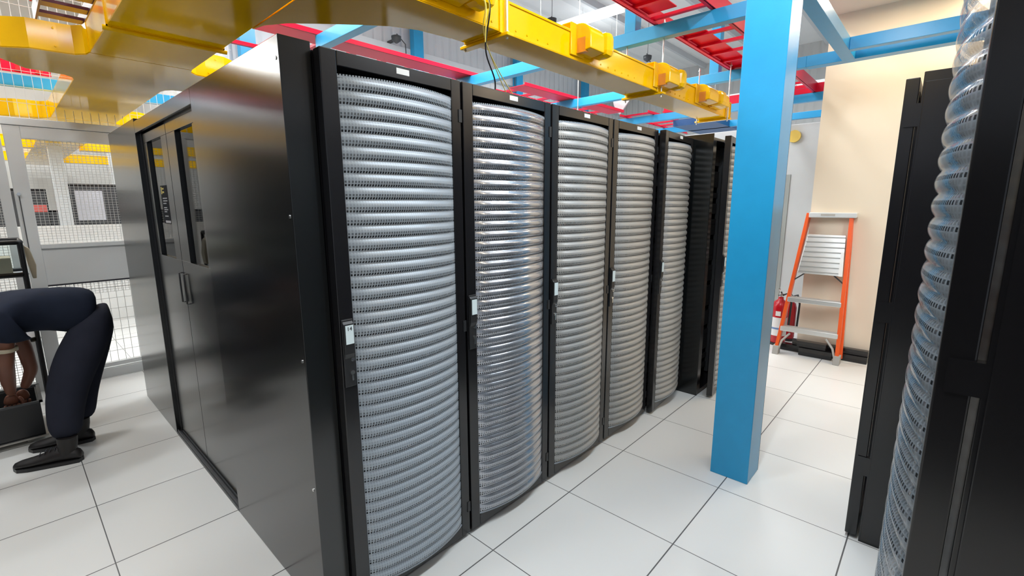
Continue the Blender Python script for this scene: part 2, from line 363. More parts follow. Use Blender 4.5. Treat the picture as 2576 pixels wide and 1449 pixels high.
def make_body(t, X, Y, H=2.075, depth=0.98):
    y0 = Y + 0.05; y1 = y0 + depth
    bd = MB(); bd.box(X + 0.004, X + 0.020, y0, y1, 0, H); bd.box(X + 0.580, X + 0.596, y0, y1, 0, H)
    bd.box(X + 0.020, X + 0.580, y0, y1, H - 0.02, H); bd.box(X + 0.020, X + 0.580, y0, y1, 0.01, 0.04); bd.box(X + 0.020, X + 0.580, y1 - 0.016, y1, 0.04, H - 0.02)
    bd.box(X + 0.020, X + 0.062, y0, y0 + 0.03, 0.04, H - 0.02); bd.box(X + 0.538, X + 0.580, y0, y0 + 0.03, 0.04, H - 0.02)
    bd.build('cabinet_body', 'rack', t)
    r = MB(); r.box(X + 0.055, X + 0.095, y0 + 0.10, y0 + 0.13, 0.05, H - 0.03); r.box(X + 0.505, X + 0.545, y0 + 0.10, y0 + 0.13, 0.05, H - 0.03); r.build('mounting_rail', 'darkgrey', t)
    e = MB()
    z = 0.10
    while z < 1.9:
        hh = random.choice((0.043, 0.087, 0.131)); e.box(X + 0.075, X + 0.525, y0 + 0.12, y0 + 0.62, z, z + hh); z += hh + random.choice((0.003, 0.047))
    e.build('mounted_equipment', 'inner', t)
def side_panel(t, X0, X1, y0, y1, H, screws=True):
    p = MB(); p.box(X0, X1, y0, y1, 0, H); s = p.build('side_panel', 'rackside', t, bevel=0.002)
    if screws:
        for z in (2.034, 1.545, 1.046, 0.553):
            q = MB(); q.tube([(X0 - 0.0025, y0 + 0.024, z), (X0, y0 + 0.024, z)], 0.006, 10); q.build('panel_screw', 'chrome', s)
    return s

r1 = thing('server_rack', (-0.6, 0.15, 0), 'black server rack at the near end of the front row, handle label marked 14', 'server rack', 'server racks in the front row')
make_body(r1, -0.6, 0.15); dproto = make_door(r1, -0.6, 0.15)
names = ['', 'black server rack, second in the front row, bright vertical glare on its mesh door',
         'black server rack third in the front row, right of the one with the bright glare',
         'black server rack fourth in the front row, left of the rack with its door ajar',
         'fifth black server rack in the front row, its door slightly ajar']
racks = [r1]
for i in range(1, 5):
    c = copy_tree(r1); c.location = (-0.6 + 0.6 * i, 0.15, 0); c['label'] = names[i]; racks.append(c)
def door_of(r): return [c for c in r.children if c.name.startswith('front_door')][0]
def set_mesh(r, key):
    for c in door_of(r).children:
        if c.name.startswith('mesh_panel'):
            c.material_slots[0].link = 'OBJECT'; c.material_slots[0].material = M[key]
set_mesh(racks[1], 'mesh_gloss'); 
for k in (2, 3, 4): set_mesh(racks[k], 'mesh_warm')
door_of(racks[4]).rotation_euler.z = math.radians(4.5)
# first rack: closing side panel and written label
side_panel(r1, -0.70, -0.598, 0.20, 1.18, 2.10)
text_mesh('handle_writing', '14', 0.020, 'ink', door_of(r1), (-0.6 + 0.035, 0.15 - 0.0180, 1.152), (PI / 2, 0, 0))
# sixth cabinet stands forward of the row
r6 = copy_tree(racks[2]); r6.location = (2.40, -0.055, 0); r6['label'] = 'black cabinet standing forward of the row, door ajar, half hidden by the blue column'
side_panel(r6, 2.399, 2.408, -0.005, 1.05, 2.104, False)
door_of(r6).rotation_euler.z = math.radians(7.0)
# rear row across the contained aisle
for i in range(3):
    c = copy_tree(racks[2]); c.location = (-0.6 + 0.6 * i, 2.44, 0); c['group'] = 'server racks in the rear row'
    c['label'] = ('rear-row rack with plain dark side panel, beyond the glazed aisle doors', 'rear-row black rack behind the near end of the front row', 'rear-row black rack directly behind the glare rack')[i]
    if i == 0: side_panel(c, -0.70, -0.598, 2.44, 3.42, 2.12, False)

# right hand side racks (only their sides and door edges show)
def right_rack(x, y, H, label, bulge, dy=0.0):
    t = thing('server_rack', (x, y, 0), label, 'server rack', 'server racks on the right')
    # front (door) faces +y, side faces -x
    b = MB(); b.box(x, x + 0.6, y - 1.05, y - 0.055, 0, H + 0.018); b.build('cabinet_body', 'rack', t, bevel=0.002)
    s = MB(); s.box(x - 0.006, x + 0.002, y - 1.03, y - 0.062, 0.015, H - 0.02); s.build('side_panel', 'rack', t, bevel=0.002)
    f = MB(); f.box(x + 0.004, x + OPX0, y - 0.045, y, 0.02, H); f.box(x + OPX1, x + 0.596, y - 0.045, y, 0.02, H)
    f.box(x + OPX0, x + OPX1, y - 0.045, y, 0.02, OPZ0); f.box(x + OPX0, x + OPX1, y - 0.045, y, OPZ1, H)
    d = f.build('front_door', 'rack', t, bevel=0.003)
    wm = wave_mesh(0); v2 = [(x + vx, y + dy - vy * bulge, vz) for vx, vy, vz in wm.v]; w2 = MB(); w2.add(v2, wm.f, True); w2.build('mesh_panel', 'mesh_clear', d)
    for z in ((1.93, 1.11, 0.38) if x > 1 else (1.31,)):
        q = 0.045 if x > 1 else 0.028
        h = MB(); h.box(x - 0.001, x + 0.02, y - 0.07, y - 0.012, z - q, z + q); h.build('hinge', 'rack', d)
    return t
right_rack(1.21, -1.185, 2.075, 'black server rack on the right, seen from its side, beige wall behind its top', 0.12, -0.002)
right_rack(-0.35, -1.386, 2.075, 'nearest black rack at the right edge, with a bulging wavy mesh door seen edge-on', 0.78)

right_rack(0.29, -1.41, 2.075, 'black rack hidden behind the nearest right-hand rack', 0.5)
# ------------------------------------------------------------------ contained aisle end: glazed double door
AX = -0.675
t = thing('aisle_entrance', (AX, 1.81, 0), 'black double door with tall glazed panels closing the aisle between the two rack rows', 'double door')
h = MB(); h.box(-0.70, -0.60, 1.18, 2.44, 2.030, 2.10); h.build('header_beam', 'rackside', t, bevel=0.002)
h = MB(); h.box(AX - 0.005, -0.605, 2.387, 2.438, 0.036, 2.028); h.build('door_jamb', 'rack', t)
h = MB(); h.box(AX - 0.005, -0.605, 1.182, 1.220, 0.036, 2.028); h.build('door_jamb', 'rack', t)
h = MB(); h.box(-0.70, -0.62, 1.18, 2.44, 0, 0.016); h.box(-0.695, -0.690, 1.18, 2.44, 0.016, 0.03); h.box(-0.678, -0.673, 1.18, 2.44, 0.016, 0.034); h.build('floor_track', 'darkgrey', t)
def leaf(ya, yb, wa, wb):
    x0, x1 = AX, AX + 0.020; z0, z1 = 0.04, 2.02; wz0, wz1 = 1.275, 1.965
    f = MB(); f.box(x0, x1, ya, yb, z0, wz0); f.box(x0, x1, ya, yb, wz1, z1); f.box(x0, x1, ya, wa, wz0, wz1); f.box(x0, x1, wb, yb, wz0, wz1)
    d = f.build('door_leaf', 'rackside', t, bevel=0.002)
    g = MB(); g.box(x0 + 0.014, x0 + 0.018, wa - 0.004, wb + 0.004, wz0 - 0.004, wz1 + 0.004); g.build('glass_pane', 'glass', d)
    return d
d1 = leaf(1.222, 1.800, 1.30, 1.625)
d2 = leaf(1.806, 2.384, 1.93, 2.29)
for d, y in ((d1, 1.755), (d2, 1.85)):
    p = MB(); p.tube([(AX, y, 1.20), (AX - 0.012, y, 1.20), (AX - 0.012, y, 1.03), (AX, y, 1.03)], 0.0045, 8); p.build('pull_handle', 'blackplastic', d)
g = MB(); g.box(AX + 0.0100, AX + 0.0135, 1.985, 2.145, 1.475, 1.700); sg = g.build('notice_sign', 'sign', d2); sg['label'] = 'dark notice with yellow emblem and pale print'
# no further nesting below the sign: printed marks are pieces of the same leaf
pr = MB(); xx = AX + 0.0094; dy = 0.01; dz = 0.0
for z, a, bb in ((1.625, 2.0, 2.105), (1.61, 2.0, 2.10), (1.595, 2.03, 2.105), (1.57, 2.03, 2.10), (1.558, 2.01, 2.10), (1.546, 2.04, 2.10), (1.52, 2.02, 2.10)):
    pr.box(xx, xx + 0.0006, a + dy, bb + dy, z + dz - 0.003, z + dz + 0.003)
pr.box(xx, xx + 0.0006, 1.99, 2.11, 1.480, 1.494); pr.build('notice_print', 'signtext', d2)
pr = MB(); pr.box(xx, xx + 0.0006, 2.110, 2.132, 1.65, 1.692); pr.box(xx, xx + 0.0006, 2.065, 2.103, 1.676, 1.686); pr.box(xx, xx + 0.0006, 2.065, 2.103, 1.656, 1.666); pr.build('notice_emblem', 'signyellow', d2)

# ------------------------------------------------------------------ blue steel
b = MB(); b.box(1.338, 1.544, -0.711, -0.504, 0, 3.35)
col = b.build('support_column', 'blue', bevel=0.003); tag(col, 'thick square bright blue steel column standing on the white floor tiles', 'column')
b = MB(); b.box(1.5445, 1.5465, -0.711, -0.7075, 0.0, 3.3); b.build('cover_seam', 'ink', col)
ZB = 2.765
def ybeam(x0, ya, yb, label, grp='blue ceiling beams', wd=0.075, ht=0.092):
    b = MB(); b.box(x0, x0 + wd, ya, yb, ZB, ZB + ht); return tag(b.build('ceiling_beam', 'blue', bevel=0.002), label, 'beam', grp)
ybeam(0.475, 1.0, 2.35, 'short bright cyan-blue beam directly above the nearest rack')
ybeam(2.065, -0.56, 6.5, 'long blue beam crossing above the rack with the bright glare, carrying the red ladder tray')
ybeam(3.665, -0.30, 6.5, 'long blue beam crossing above the third rack from the near end')
ybeam(5.33, -0.2, 6.5, 'long blue beam above the far end of the front row')
b = MB(); b.box(1.544, 3.665, -0.655, -0.565, ZB, ZB + 0.092); tag(b.build('ceiling_beam', 'blue', bevel=0.002), 'blue beam running from the thick blue column towards the beige wall', 'beam', 'blue ceiling beams')
b = MB(); b.box(3.345, 3.42, -3.2, -0.655, ZB, ZB + 0.092); tag(b.build('ceiling_beam', 'blue', bevel=0.002), 'upper left of the two parallel pale blue beams in front of the beige wall', 'beam', 'blue ceiling beams')
b = MB(); b.box(3.665, 3.775, -3.2, -0.30, ZB, ZB + 0.092); tag(b.build('ceiling_beam', 'blue', bevel=0.002), 'lower right of the two parallel pale blue beams in front of the beige wall', 'beam', 'blue ceiling beams')
b = MB(); b.box(-4, 1.5, 5.62, 5.72, ZB, ZB + 0.11); tag(b.build('ceiling_beam', 'blue', bevel=0.002), 'blue beam seen through the wire partition at the left', 'beam', 'blue ceiling beams')
b = MB(); b.box(6.0, 7.2, 1.3, 1.95, 2.765, 2.86); tag(b.build('equipment_duct', mat('deep_blue_paint', (0.02, 0.09, 0.25), 0.4)), 'wide dark blue duct above the far end of the rack row', 'duct')
for x, y, lb in ((2.067, 0.51, 'blue hanger post rising from the beam beside the red ladder tray'), (3.667, 0.46, 'blue hanger post rising behind the red ladder rungs')):
    b = MB(); b.box(x, x + 0.09, y, y + 0.09, ZB + 0.092, 5.66); tag(b.build('hanger_post', 'blue', bevel=0.002), lb, 'post', 'blue hanger posts')

# ------------------------------------------------------------------ red ladder trays
def ladder_x(name, x0, x1, ya, yb, z, step, label, rung_w=0.035, rh=0.11):
    t = thing(name, ((x0 + x1) / 2, (ya + yb) / 2, z), label, 'cable tray', 'red ladder trays')
    for y in (ya, yb):
        s = MB(); s.box(x0, x1, y - 0.006, y + 0.006, z, z + rh); s.box(x0, x1, y - (0.0 if y == ya else 0.03), y + (0.03 if y == ya else 0.0), z, z + 0.006); s.build('side_rail', 'red', t)
    x = x0 + step / 2; n = 0
    while x < x1 and n < 40:
        r = MB(); r.box(x - rung_w / 2, x + rung_w / 2, ya, yb, z + 0.012, z + 0.032); r.build('rung', 'red', t); x += step; n += 1
    return t
lt = ladder_x('ladder_tray', 0.2, 5.6, -0.07, 0.36, 2.862, 0.28, 'near red ladder tray with open rungs crossing over the blue beam, upper right')
p = MB(); p.box(0.2, 1.95, 0.14, 0.345, 2.894, 2.90); p.box(2.4, 4.1, 0.16, 0.345, 2.894, 2.90); p.build('cable_bundle_cover', 'red', lt)
lt2 = ladder_x('ladder_tray', -0.72, 2.35, 2.33, 3.02, 2.862, 0.30, 'long red tray above the nearest rack, reaching from the yellow trough', 0.06, 0.035)
p = MB(); p.box(-0.72, 2.35, 2.34, 2.58, 2.87, 2.876); p.build('tray_floor', 'red', lt2)
lt3 = ladder_x('ladder_tray', 2.75, 4.9, 2.2, 2.65, 2.862, 0.30, 'red tray above the third rack, beyond the hanging cables', 0.06, 0.035)
p = MB(); p.box(2.75, 4.9, 2.21, 2.45, 2.87, 2.876); p.build('tray_floor', 'red', lt3)
lt5 = ladder_x('ladder_tray', 5.15, 7.6, 1.95, 2.4, 2.862, 0.30, 'red tray behind the farthest blue beams, beyond the white dome fixture', 0.06, 0.035)
def ladder_y(x0, x1, ya, yb, z, label, matn='red'):
    t = thing('ladder_tray', ((x0 + x1) / 2, (ya + yb) / 2, z), label, 'cable tray', 'red ladder trays')
    for x in (x0, x1):
        s = MB(); s.box(x - 0.006, x + 0.006, ya, yb, z, z + 0.10); s.build('side_rail', matn, t)
    y = ya + 0.1
    while y < yb:
        r = MB(); r.box(x0, x1, y - 0.05, y + 0.05, z + 0.01, z + 0.03); r.build('rung', matn, t); y += 0.26
    return t
M['shaded_red'] = mat('shaded_red_steel', (0.05, 0.008, 0.018), 0.4, spec=0.3)  # red steel with the shade on the tray put into its colour
ladder_y(-0.99, -0.75, -0.4, 3.53, 2.86, 'red ladder tray, coloured as in shadow, in the top left corner above the yellow trough', 'shaded_red')
t = ladder_y(-1.29, -1.02, 1.2, 3.2, 2.90, 'bright red short tray in the top left corner beside the shadow-coloured one')
ladder_x('ladder_tray', -3.2, -0.80, 4.95, 5.45, 2.862, 0.14, 'dark red tray seen through the wire partition at the left', 0.05)
ladder_y(5.34, 5.60, -0.15, 1.8, 2.862, 'red tray at the far end of the yellow trough')
ybeam(6.6, -0.4, 6.5, 'farthest blue beam, seen just right of the thick blue column')

# ------------------------------------------------------------------ yellow fibre troughs
ZT = 2.40; HT = 0.15
def chan(mb, a0, a1, c0, c1, axis, z=ZT, h=HT, tk=0.005, lip=0.006):
    """open top channel along axis"""
    if axis == 'x':
        mb.box(a0, a1, c0, c1, z, z + tk); mb.box(a0, a1, c0, c0 + tk, z + tk, z + h); mb.box(a0, a1, c1 - tk, c1, z + tk, z + h)
        mb.box(a0, a1, c0 - lip, c0, z + h - 0.012, z + h); mb.box(a0, a1, c1, c1 + lip, z + h - 0.012, z + h)
    else:
        mb.box(c0, c1, a0, a1, z, z + tk); mb.box(c0, c0 + tk, a0, a1, z + tk, z + h); mb.box(c1 - tk, c1, a0, a1, z + tk, z + h)
def coupler(mb, p, c0, c1, axis, z=ZT, w=0.09):
    if axis == 'x': mb.box(p - w / 2, p + w / 2, c0 - 0.006, c1 + 0.006, z - 0.006, z); mb.box(p - w / 2, p + w / 2, c0 - 0.007, c0, z - 0.006, z + HT); mb.box(p - w / 2, p + w / 2, c1, c1 + 0.007, z - 0.006, z + HT)
    else: mb.box(c0 - 0.006, c1 + 0.006, p - w / 2, p + w / 2, z - 0.006, z); mb.box(c0 - 0.007, c0, p - w / 2, p + w / 2, z - 0.006, z + HT); mb.box(c1, c1 + 0.007, p - w / 2, p + w / 2, z - 0.006, z + HT)
ta = thing('fibre_trough', (1.8, 0.435, ZT), 'long yellow cable trough running above the front of the rack row', 'cable trough', 'yellow cable troughs')
b = MB(); chan(b, 0.30, 3.66, 0.315, 0.56, 'x'); b.build('trough_channel', 'yellow', ta, bevel=0.002)
for x in (0.43, 2.10, 3.55):
    b = MB(); coupler(b, x, 0.315, 0.56, 'x', w=0.07); b.build('joint_coupler', 'yellow', ta, bevel=0.002)
    s = MB(); s.box(x - 0.025, x + 0.025, 0.27, 0.61, ZT - 0.022, ZT - 0.006); s.build('support_bracket', 'yellow', ta, bevel=0.003)
for x0, n in ((0.345, 6), (1.30, 6), (2.30, 5), (2.95, 3)):
    for k in range(n):
        s = MB(); s.tube([(x0 + 0.085 * k, 0.3155, ZT + 0.030), (x0 + 0.085 * k, 0.3105, ZT + 0.030)], [0.006, 0.004], 8); s.build('rivet', 'yellow', ta)
s = MB(); s.box(3.655, 3.662, 0.31, 0.565, ZT, ZT + HT); s.build('end_cap', 'yellow', ta)
# tee fitting where the long trough meets the wide one
def arcp(cx, cy, r, a0, a1, n=8): return [(cx + r * math.cos(math.radians(a0 + (a1 - a0) * i / n)), cy + r * math.sin(math.radians(a0 + (a1 - a0) * i / n))) for i in range(n + 1)]
far = [(0.30, 0.56), (0.12, 0.585), (0.0, 0.64), (-0.11, 0.73), (-0.24, 0.85), (-0.34, 0.95), (-0.40, 1.05), (-0.42, 1.14)]
near = [(-0.42, 0.20), (-0.30, 0.30), (-0.2, 0.315), (0.30, 0.315)]
tt = thing('trough_tee_fitting', (-0.1, 0.6, ZT), 'curved yellow tee fitting joining the long trough to the wide trough', 'trough fitting', 'yellow trough fittings')
b = MB(); b.prism(far + near, ZT - 0.001, ZT + 0.004); b.strip(far, ZT + 0.004, ZT + HT, 0.005); b.strip(near, ZT + 0.004, ZT + HT, 0.005); b.build('fitting_shell', 'yellow', tt)
# wide trough along y
BX0, BX1 = -0.895, -0.425
tb = thing('fibre_trough', ((BX0 + BX1) / 2, 4, ZT), 'wide glossy yellow trough overhead at the left, running towards the wire partition', 'cable trough', 'yellow cable troughs')
b = MB(); chan(b, -1.2, 2.15, BX0, BX1, 'y'); b.build('trough_channel', 'yellow', tb, bevel=0.002)
for ya, yb, lb in ((2.952, 4.898, 'wide yellow trough section passing over the wire partition, between the two cross fittings'), (5.702, 12.3, 'wide yellow trough section receding far beyond the wire partition')):
    b = MB(); chan(b, ya, yb, BX0, BX1, 'y'); tag(b.build('fibre_trough', 'yellow', bevel=0.002), lb, 'cable trough', 'yellow cable troughs')
for y in (1.57,):
    b = MB(); coupler(b, y, BX0, BX1, 'y', w=0.03); b.build('joint_coupler', 'yellow', tb)
    if y > 2: continue
    s = MB(); s.tube([(BX0 - 0.02, y, ZT - 0.012), (BX1 + 0.02, y, ZT - 0.012)], 0.012, 8); s.build('support_bracket', 'yellow', tb)
def cross(y0, label):
    """four way fitting with rounded corners and narrowing arms"""
    t = thing('trough_cross_fitting', ((BX0 + BX1) / 2, y0 + 0.28, ZT), label, 'trough fitting', 'yellow trough fittings')
    a, c = y0 - 0.12, y0 + 0.68
    ys, ye = y0, y0 + 0.56
    W1 = [(BX0, a), (BX0 - 0.01, a + 0.06), (BX0 - 0.05, ys - 0.01), (BX0 - 0.11, ys), (-1.12, ys + 0.01), (-1.22, ys + 0.09), (-1.5, ys + 0.10)]
    W2 = [(-1.5, ye - 0.20), (-1.22, ye - 0.19), (-1.12, ye - 0.02), (BX0 - 0.11, ye), (BX0 - 0.05, ye + 0.01), (BX0 - 0.01, c - 0.06), (BX0, c)]
    E1 = [(-x + BX0 + BX1, y) for x, y in reversed(W2)]; E2 = [(-x + BX0 + BX1, y) for x, y in reversed(W1)]
    b = MB(); b.prism(W1 + W2 + E1 + E2, ZT - 0.001, ZT + 0.004)
    for p in (W1, W2, E1, E2): b.strip(p, ZT + 0.004, ZT + HT, 0.005)
    b.build('fitting_shell', 'yellow', t)
    for x, sgn in ((-1.02, 1), (-1.2, 1), (-0.3, -1)):
        for dx in (0, 0.05):
            for z in (0.03, 0.12):
                r = MB(); r.tube([(x + dx, ys - 0.002 + (0.09 if x < -1.15 else 0), ZT + z), (x + dx, ys - 0.007 + (0.09 if x < -1.15 else 0), ZT + z)], 0.005, 8); r.build('rivet', 'yellow', t)
    return t
cross(2.27, 'yellow cross fitting in the wide trough at top left, before the wire partition')
cross(5.02, 'yellow cross fitting in the wide trough beyond the wire partition')
for i, (y, lb) in enumerate(((2.37, 'narrow yellow trough leaving the image at the top left edge'), (5.12, 'narrow yellow trough seen through wires at the left edge'))):
    b = MB(); chan(b, -4.5, -1.5, y, y + 0.26, 'x'); tag(b.build('fibre_trough', 'yellow', bevel=0.002), lb, 'cable trough', 'yellow cable troughs')
for y, lb in ((7.8, 'yellow trough crossing beyond the gate window, nearest of the two'), (10.6, 'yellow trough crossing beyond the gate window, farther of the two')):
    b = MB(); chan(b, -3, -0.9, y, y + 0.26, 'x', 2.36); chan(b, -0.42, 0.9, y, y + 0.26, 'x', 2.36); tag(b.build('fibre_trough', 'yellow', bevel=0.002), lb, 'cable trough', 'yellow cable troughs')
# side exits ("waterfalls") on the long trough
def trough_exit(x, label, wdt=0.24, double=False, zt=2.59):
    t = thing('trough_exit', (x, 0.26, ZT), label, 'trough exit', 'yellow exits on the long trough')
    y1 = 0.312
    # saddle clipped on the trough rim
    b = MB(); b.box(x - 0.03, x + 0.10, y1 - 0.008, y1 + 0.002, ZT + 0.02, zt); b.box(x - 0.03, x + 0.10, y1 - 0.008, y1 + 0.06, zt - 0.006, zt); b.build('clip_on_saddle', 'yellow', t, bevel=0.003)
    # curved hood turning down
    prof = [(y1, zt)] + [(y1 - 0.02 - 0.085 * math.sin(a), zt - 0.075 + 0.075 * math.cos(a)) for a in [k * PI / 16 for k in range(9)]] + [(y1 - 0.105, ZT + 0.045)]
    inner = [(p[0] + 0.006, p[1] - 0.006) for p in reversed(prof)]
    xs = [(x + 0.02, x + wdt * 0.55)] if not double else [(x + 0.02, x + wdt * 0.5), (x + wdt * 0.62, x + wdt * 1.1)]
    for a, c in xs:
        b = MB(); b.prism(prof + [(y1, ZT + 0.03)], a, c, 'x'); b.build('curved_hood', 'yellow', t, bevel=0.006)
        b = MB(); b.box(a - 0.001, a + 0.03, y1 - 0.07, y1 - 0.015, ZT + 0.032, ZT + 0.11); b.build('exit_mouth', 'mouth', t)
    b = MB(); b.box(x + wdt * 0.55, x + wdt * 0.86, y1 - 0.125, y1, ZT + 0.03, zt - 0.02); b.build('rear_shroud', 'yellow', t, bevel=0.035)
    return t
trough_exit(1.00, 'large yellow downward exit on the long trough, nearest the hanging cables', 0.30)
trough_exit(2.03, 'yellow exit on the long trough where the second pair of rods hangs', 0.34)
trough_exit(2.80, 'last yellow exit on the long trough, nearest the blue column, with twin hoods', 0.46, True, 2.575)
t = trough_exit(-0.08, 'yellow exit box at the top edge above the nearest rack, with fibres hanging from it', 0.40, False, 2.60)

# threaded rods
def rod(x, y, z0, z1, label):
    t = thing('threaded_rod', (x, y, z0), label, 'rod', 'threaded hanger rods')
    MB().tube([(x, y, z0), (x, y, z1)], 0.006, 8).build('rod_shaft', 'zinc', t)
    for z in (z0 + 0.02, z1 - 0.03): MB().tube([(x, y, z), (x, y, z + 0.012)], 0.013, 6).build('hex_nut', 'zinc', t)
rod(2.10, 0.295, 2.36, 2.89, 'zinc rod hanging beside the middle yellow exit')
rod(2.10, 0.59, 2.36, 2.89, 'zinc rod at the far side of the long trough under the first blue beam')
rod(3.53, 0.295, 2.36, 2.89, 'zinc rod beside the blue column at the last yellow exit')
rod(3.53, 0.59, 2.36, 2.89, 'zinc rod behind the last yellow exit')
rod(0.43, 0.295, 2.37, 2.95, 'zinc rod at the bright joint of the long trough near the top edge')
rod(0.43, 0.595, 2.37, 2.95, 'zinc rod under the long trough above the nearest rack')
rod(3.62, 2.1, 2.2, 5.75, 'zinc rod hanging down behind the third rack')

# hanging fibres and a black cable from the near exit
def cable(pts, r, m, label, name='hanging_cable'):
    P = [Vector(p) for p in pts]; out = []
    for i in range(len(P) - 1):
        p0 = P[max(i - 1, 0)]; p1 = P[i]; p2 = P[i + 1]; p3 = P[min(i + 2, len(P) - 1)]
        for k in range(8):
            u = k / 8; out.append(0.5 * ((2 * p1) + (-p0 + p2) * u + (2 * p0 - 5 * p1 + 4 * p2 - p3) * u * u + (-p0 + 3 * p1 - 3 * p2 + p3) * u ** 3))
    out.append(P[-1]); b = MB(); b.tube(out, r, 8); return tag(b.build(name, m), label, 'cable', 'cables hanging from the near exit')
cable([(0.15, 0.20, 2.50), (0.19, 0.17, 2.42), (0.24, 0.25, 2.27), (0.38, 0.33, 2.17), (0.48, 0.45, 2.085)], 0.0035, 'blackplastic', 'thin black cable dropping in a curve onto the second rack')
cable([(0.10, 0.20, 2.50), (0.16, 0.17, 2.42), (0.22, 0.24, 2.33), (0.42, 0.35, 2.22), (0.72, 0.50, 2.085)], 0.0022, 'fibre', 'pale yellow fibre falling farthest right from the near exit')
cable([(0.125, 0.195, 2.50), (0.178, 0.162, 2.42), (0.24, 0.25, 2.31), (0.46, 0.35, 2.20), (0.75, 0.45, 2.085)], 0.0022, 'fibre', 'pale yellow fibre falling beside the thin black cable')
cable([(0.11, 0.19, 2.50), (0.150, 0.158, 2.42), (0.16, 0.165, 2.34), (0.17, 0.18, 2.27)], 0.0022, 'fibre', 'short pale fibre hanging straight down from the near exit')

# ------------------------------------------------------------------ wire partition and gate (left rear)
FY = 4.25
pt = thing('wire_partition', (-1.2, FY, 0), 'white framed welded wire partition across the room behind the person', 'partition')
def grid(mb, x0, x1, z0, z1, dx, dz, r, y, skip=None):
    n = int((x1 - x0) / dx); 
    for i in range(n + 1):
        x = x0 + i * dx
        if skip and skip[0] < x < skip[1] and z0 < skip[2] < z1:
            mb.box(x - r, x + r, y - r, y + r, z0, skip[2]); mb.box(x - r, x + r, y - r, y + r, skip[3], z1)
        else: mb.box(x - r, x + r, y - r, y + r, z0, z1)
    for k in range(int((z1 - z0) / dz) + 1):
        z = z0 + k * dz
        if skip and skip[2] < z < skip[3]:
            mb.box(x0, skip[0], y - r, y + r, z - r, z + r); mb.box(skip[1], x1, y - r, y + r, z - r, z + r)
        else: mb.box(x0, x1, y + r, y + 3 * r, z - r, z + r)
g = MB(); grid(g, -3.6, 0.5, 2.28, 3.45, 0.055, 0.125, 0.0017, FY, (-0.905, -0.415, 2.385, 2.56)); g.build('upper_wire_mesh', 'wire', pt)
f = MB(); f.box(-3.6, 0.5, FY - 0.03, FY + 0.03, 2.225, 2.285); f.box(-3.6, 0.5, FY - 0.03, FY + 0.03, 0.0, 0.085); f.box(-1.32, -1.255, FY - 0.03, FY + 0.03, 0.085, 2.225); f.box(0.44, 0.5, FY - .03, FY + .03, .085, 2.225); f.build('partition_frame', 'white_metal', pt, bevel=0.003)
g = MB(); grid(g, -3.6, -1.32, 0.085, 2.225, 0.027, 0.022, 0.0016, FY); g.build('side_wire_mesh', 'wire', pt)
gt = thing('mesh_gate', (-0.7, FY, 0.09), 'white steel gate with wire mesh window and solid middle panel, behind the person', 'gate')
f = MB()
f.box(-1.238, -1.140, FY - 0.025, FY + 0.025, 0.10, 2.22); f.box(-0.20, -0.10, FY - 0.025, FY + 0.025, 0.10, 2.22)
f.box(-1.14, -0.20, FY - 0.025, FY + 0.025, 2.125, 2.22); f.box(-1.14, -0.20, FY - 0.025, FY + 0.025, 1.225, 1.262); f.box(-1.14, -0.20, FY - 0.025, FY + 0.025, 0.10, 0.14)
f.build('gate_frame', 'white_metal', gt, bevel=0.003)
f = MB(); f.box(-1.14, -0.20, FY - 0.012, FY + 0.012, 0.915, 1.225); f.build('middle_panel', 'white_metal', gt)
f = MB(); f.box(-1.14, -0.20, FY - 0.014, FY + 0.014, 0.900, 0.912); f.build('panel_gap', 'ink', gt)
g = MB(); grid(g, -1.14, -0.20, 1.262, 2.125, 0.027, 0.022, 0.0014, FY); g.build('window_wire_mesh', 'wire', gt)
g = MB(); grid(g, -1.14, -0.20, 0.14, 0.90, 0.055, 0.10, 0.0017, FY); grid(g, -1.14, -0.20, 0.80, 0.90, 0.027, 0.022, 0.0014, FY); g.build('lower_wire_mesh', 'wire', gt)
f = MB(); f.box(-1.215, -1.209, FY - 0.029, FY - 0.025, 1.05, 1.66); f.build('latch_strip', 'darkgrey', gt)
f = MB(); f.tube([(-1.213, FY - 0.035, 1.68), (-1.213, FY - 0.05, 1.68)], 0.012, 12); f.build('latch_knob', 'chrome', gt)

# ------------------------------------------------------------------ room beyond the gate
def dark_rack(x, y, wd, h, label, panel=None, red=None):
    t = thing('equipment_cabinet', (x + wd / 2, y, 0), label, 'cabinet', 'dark cabinets beyond the gate')
    b = MB(); b.box(x, x + wd, y, y + 0.9, 0, h); b.build('cabinet_body', 'rack', t, bevel=0.004)
    d = MB(); d.box(x + 0.02, x + wd - 0.02, y - 0.03, y, 0.05, h - 0.04); dr = d.build('cabinet_door', 'darkgrey', t, bevel=0.003)
    b = MB(); b.box(x + wd - 0.07, x + wd - 0.05, y - 0.06, y - 0.03, h * 0.45, h * 0.6); b.build('door_handle', 'chrome', dr)
    if panel: b = MB(); b.box(panel[0], panel[1], y - 0.036, y - 0.03, panel[2], panel[3]); b.build('white_panel', 'screen', dr)['label'] = 'large pale square panel'
    if red: b = MB(); b.box(red[0], red[1], y - 0.036, y - 0.03, red[2], red[3]); b.build('red_label_area', 'redled', dr)['label'] = 'red and white marked strip'
dark_rack(-0.66, 8.0, 0.75, 1.9, 'dark cabinet with a large pale square panel, beyond the gate window', (-0.56, -0.25, 1.37, 1.80))
dark_rack(-1.65, 8.0, 0.80, 1.82, 'dark cabinet with red marks, left of the one with the pale square panel', None, (-1.01, -0.87, 1.50, 1.60))
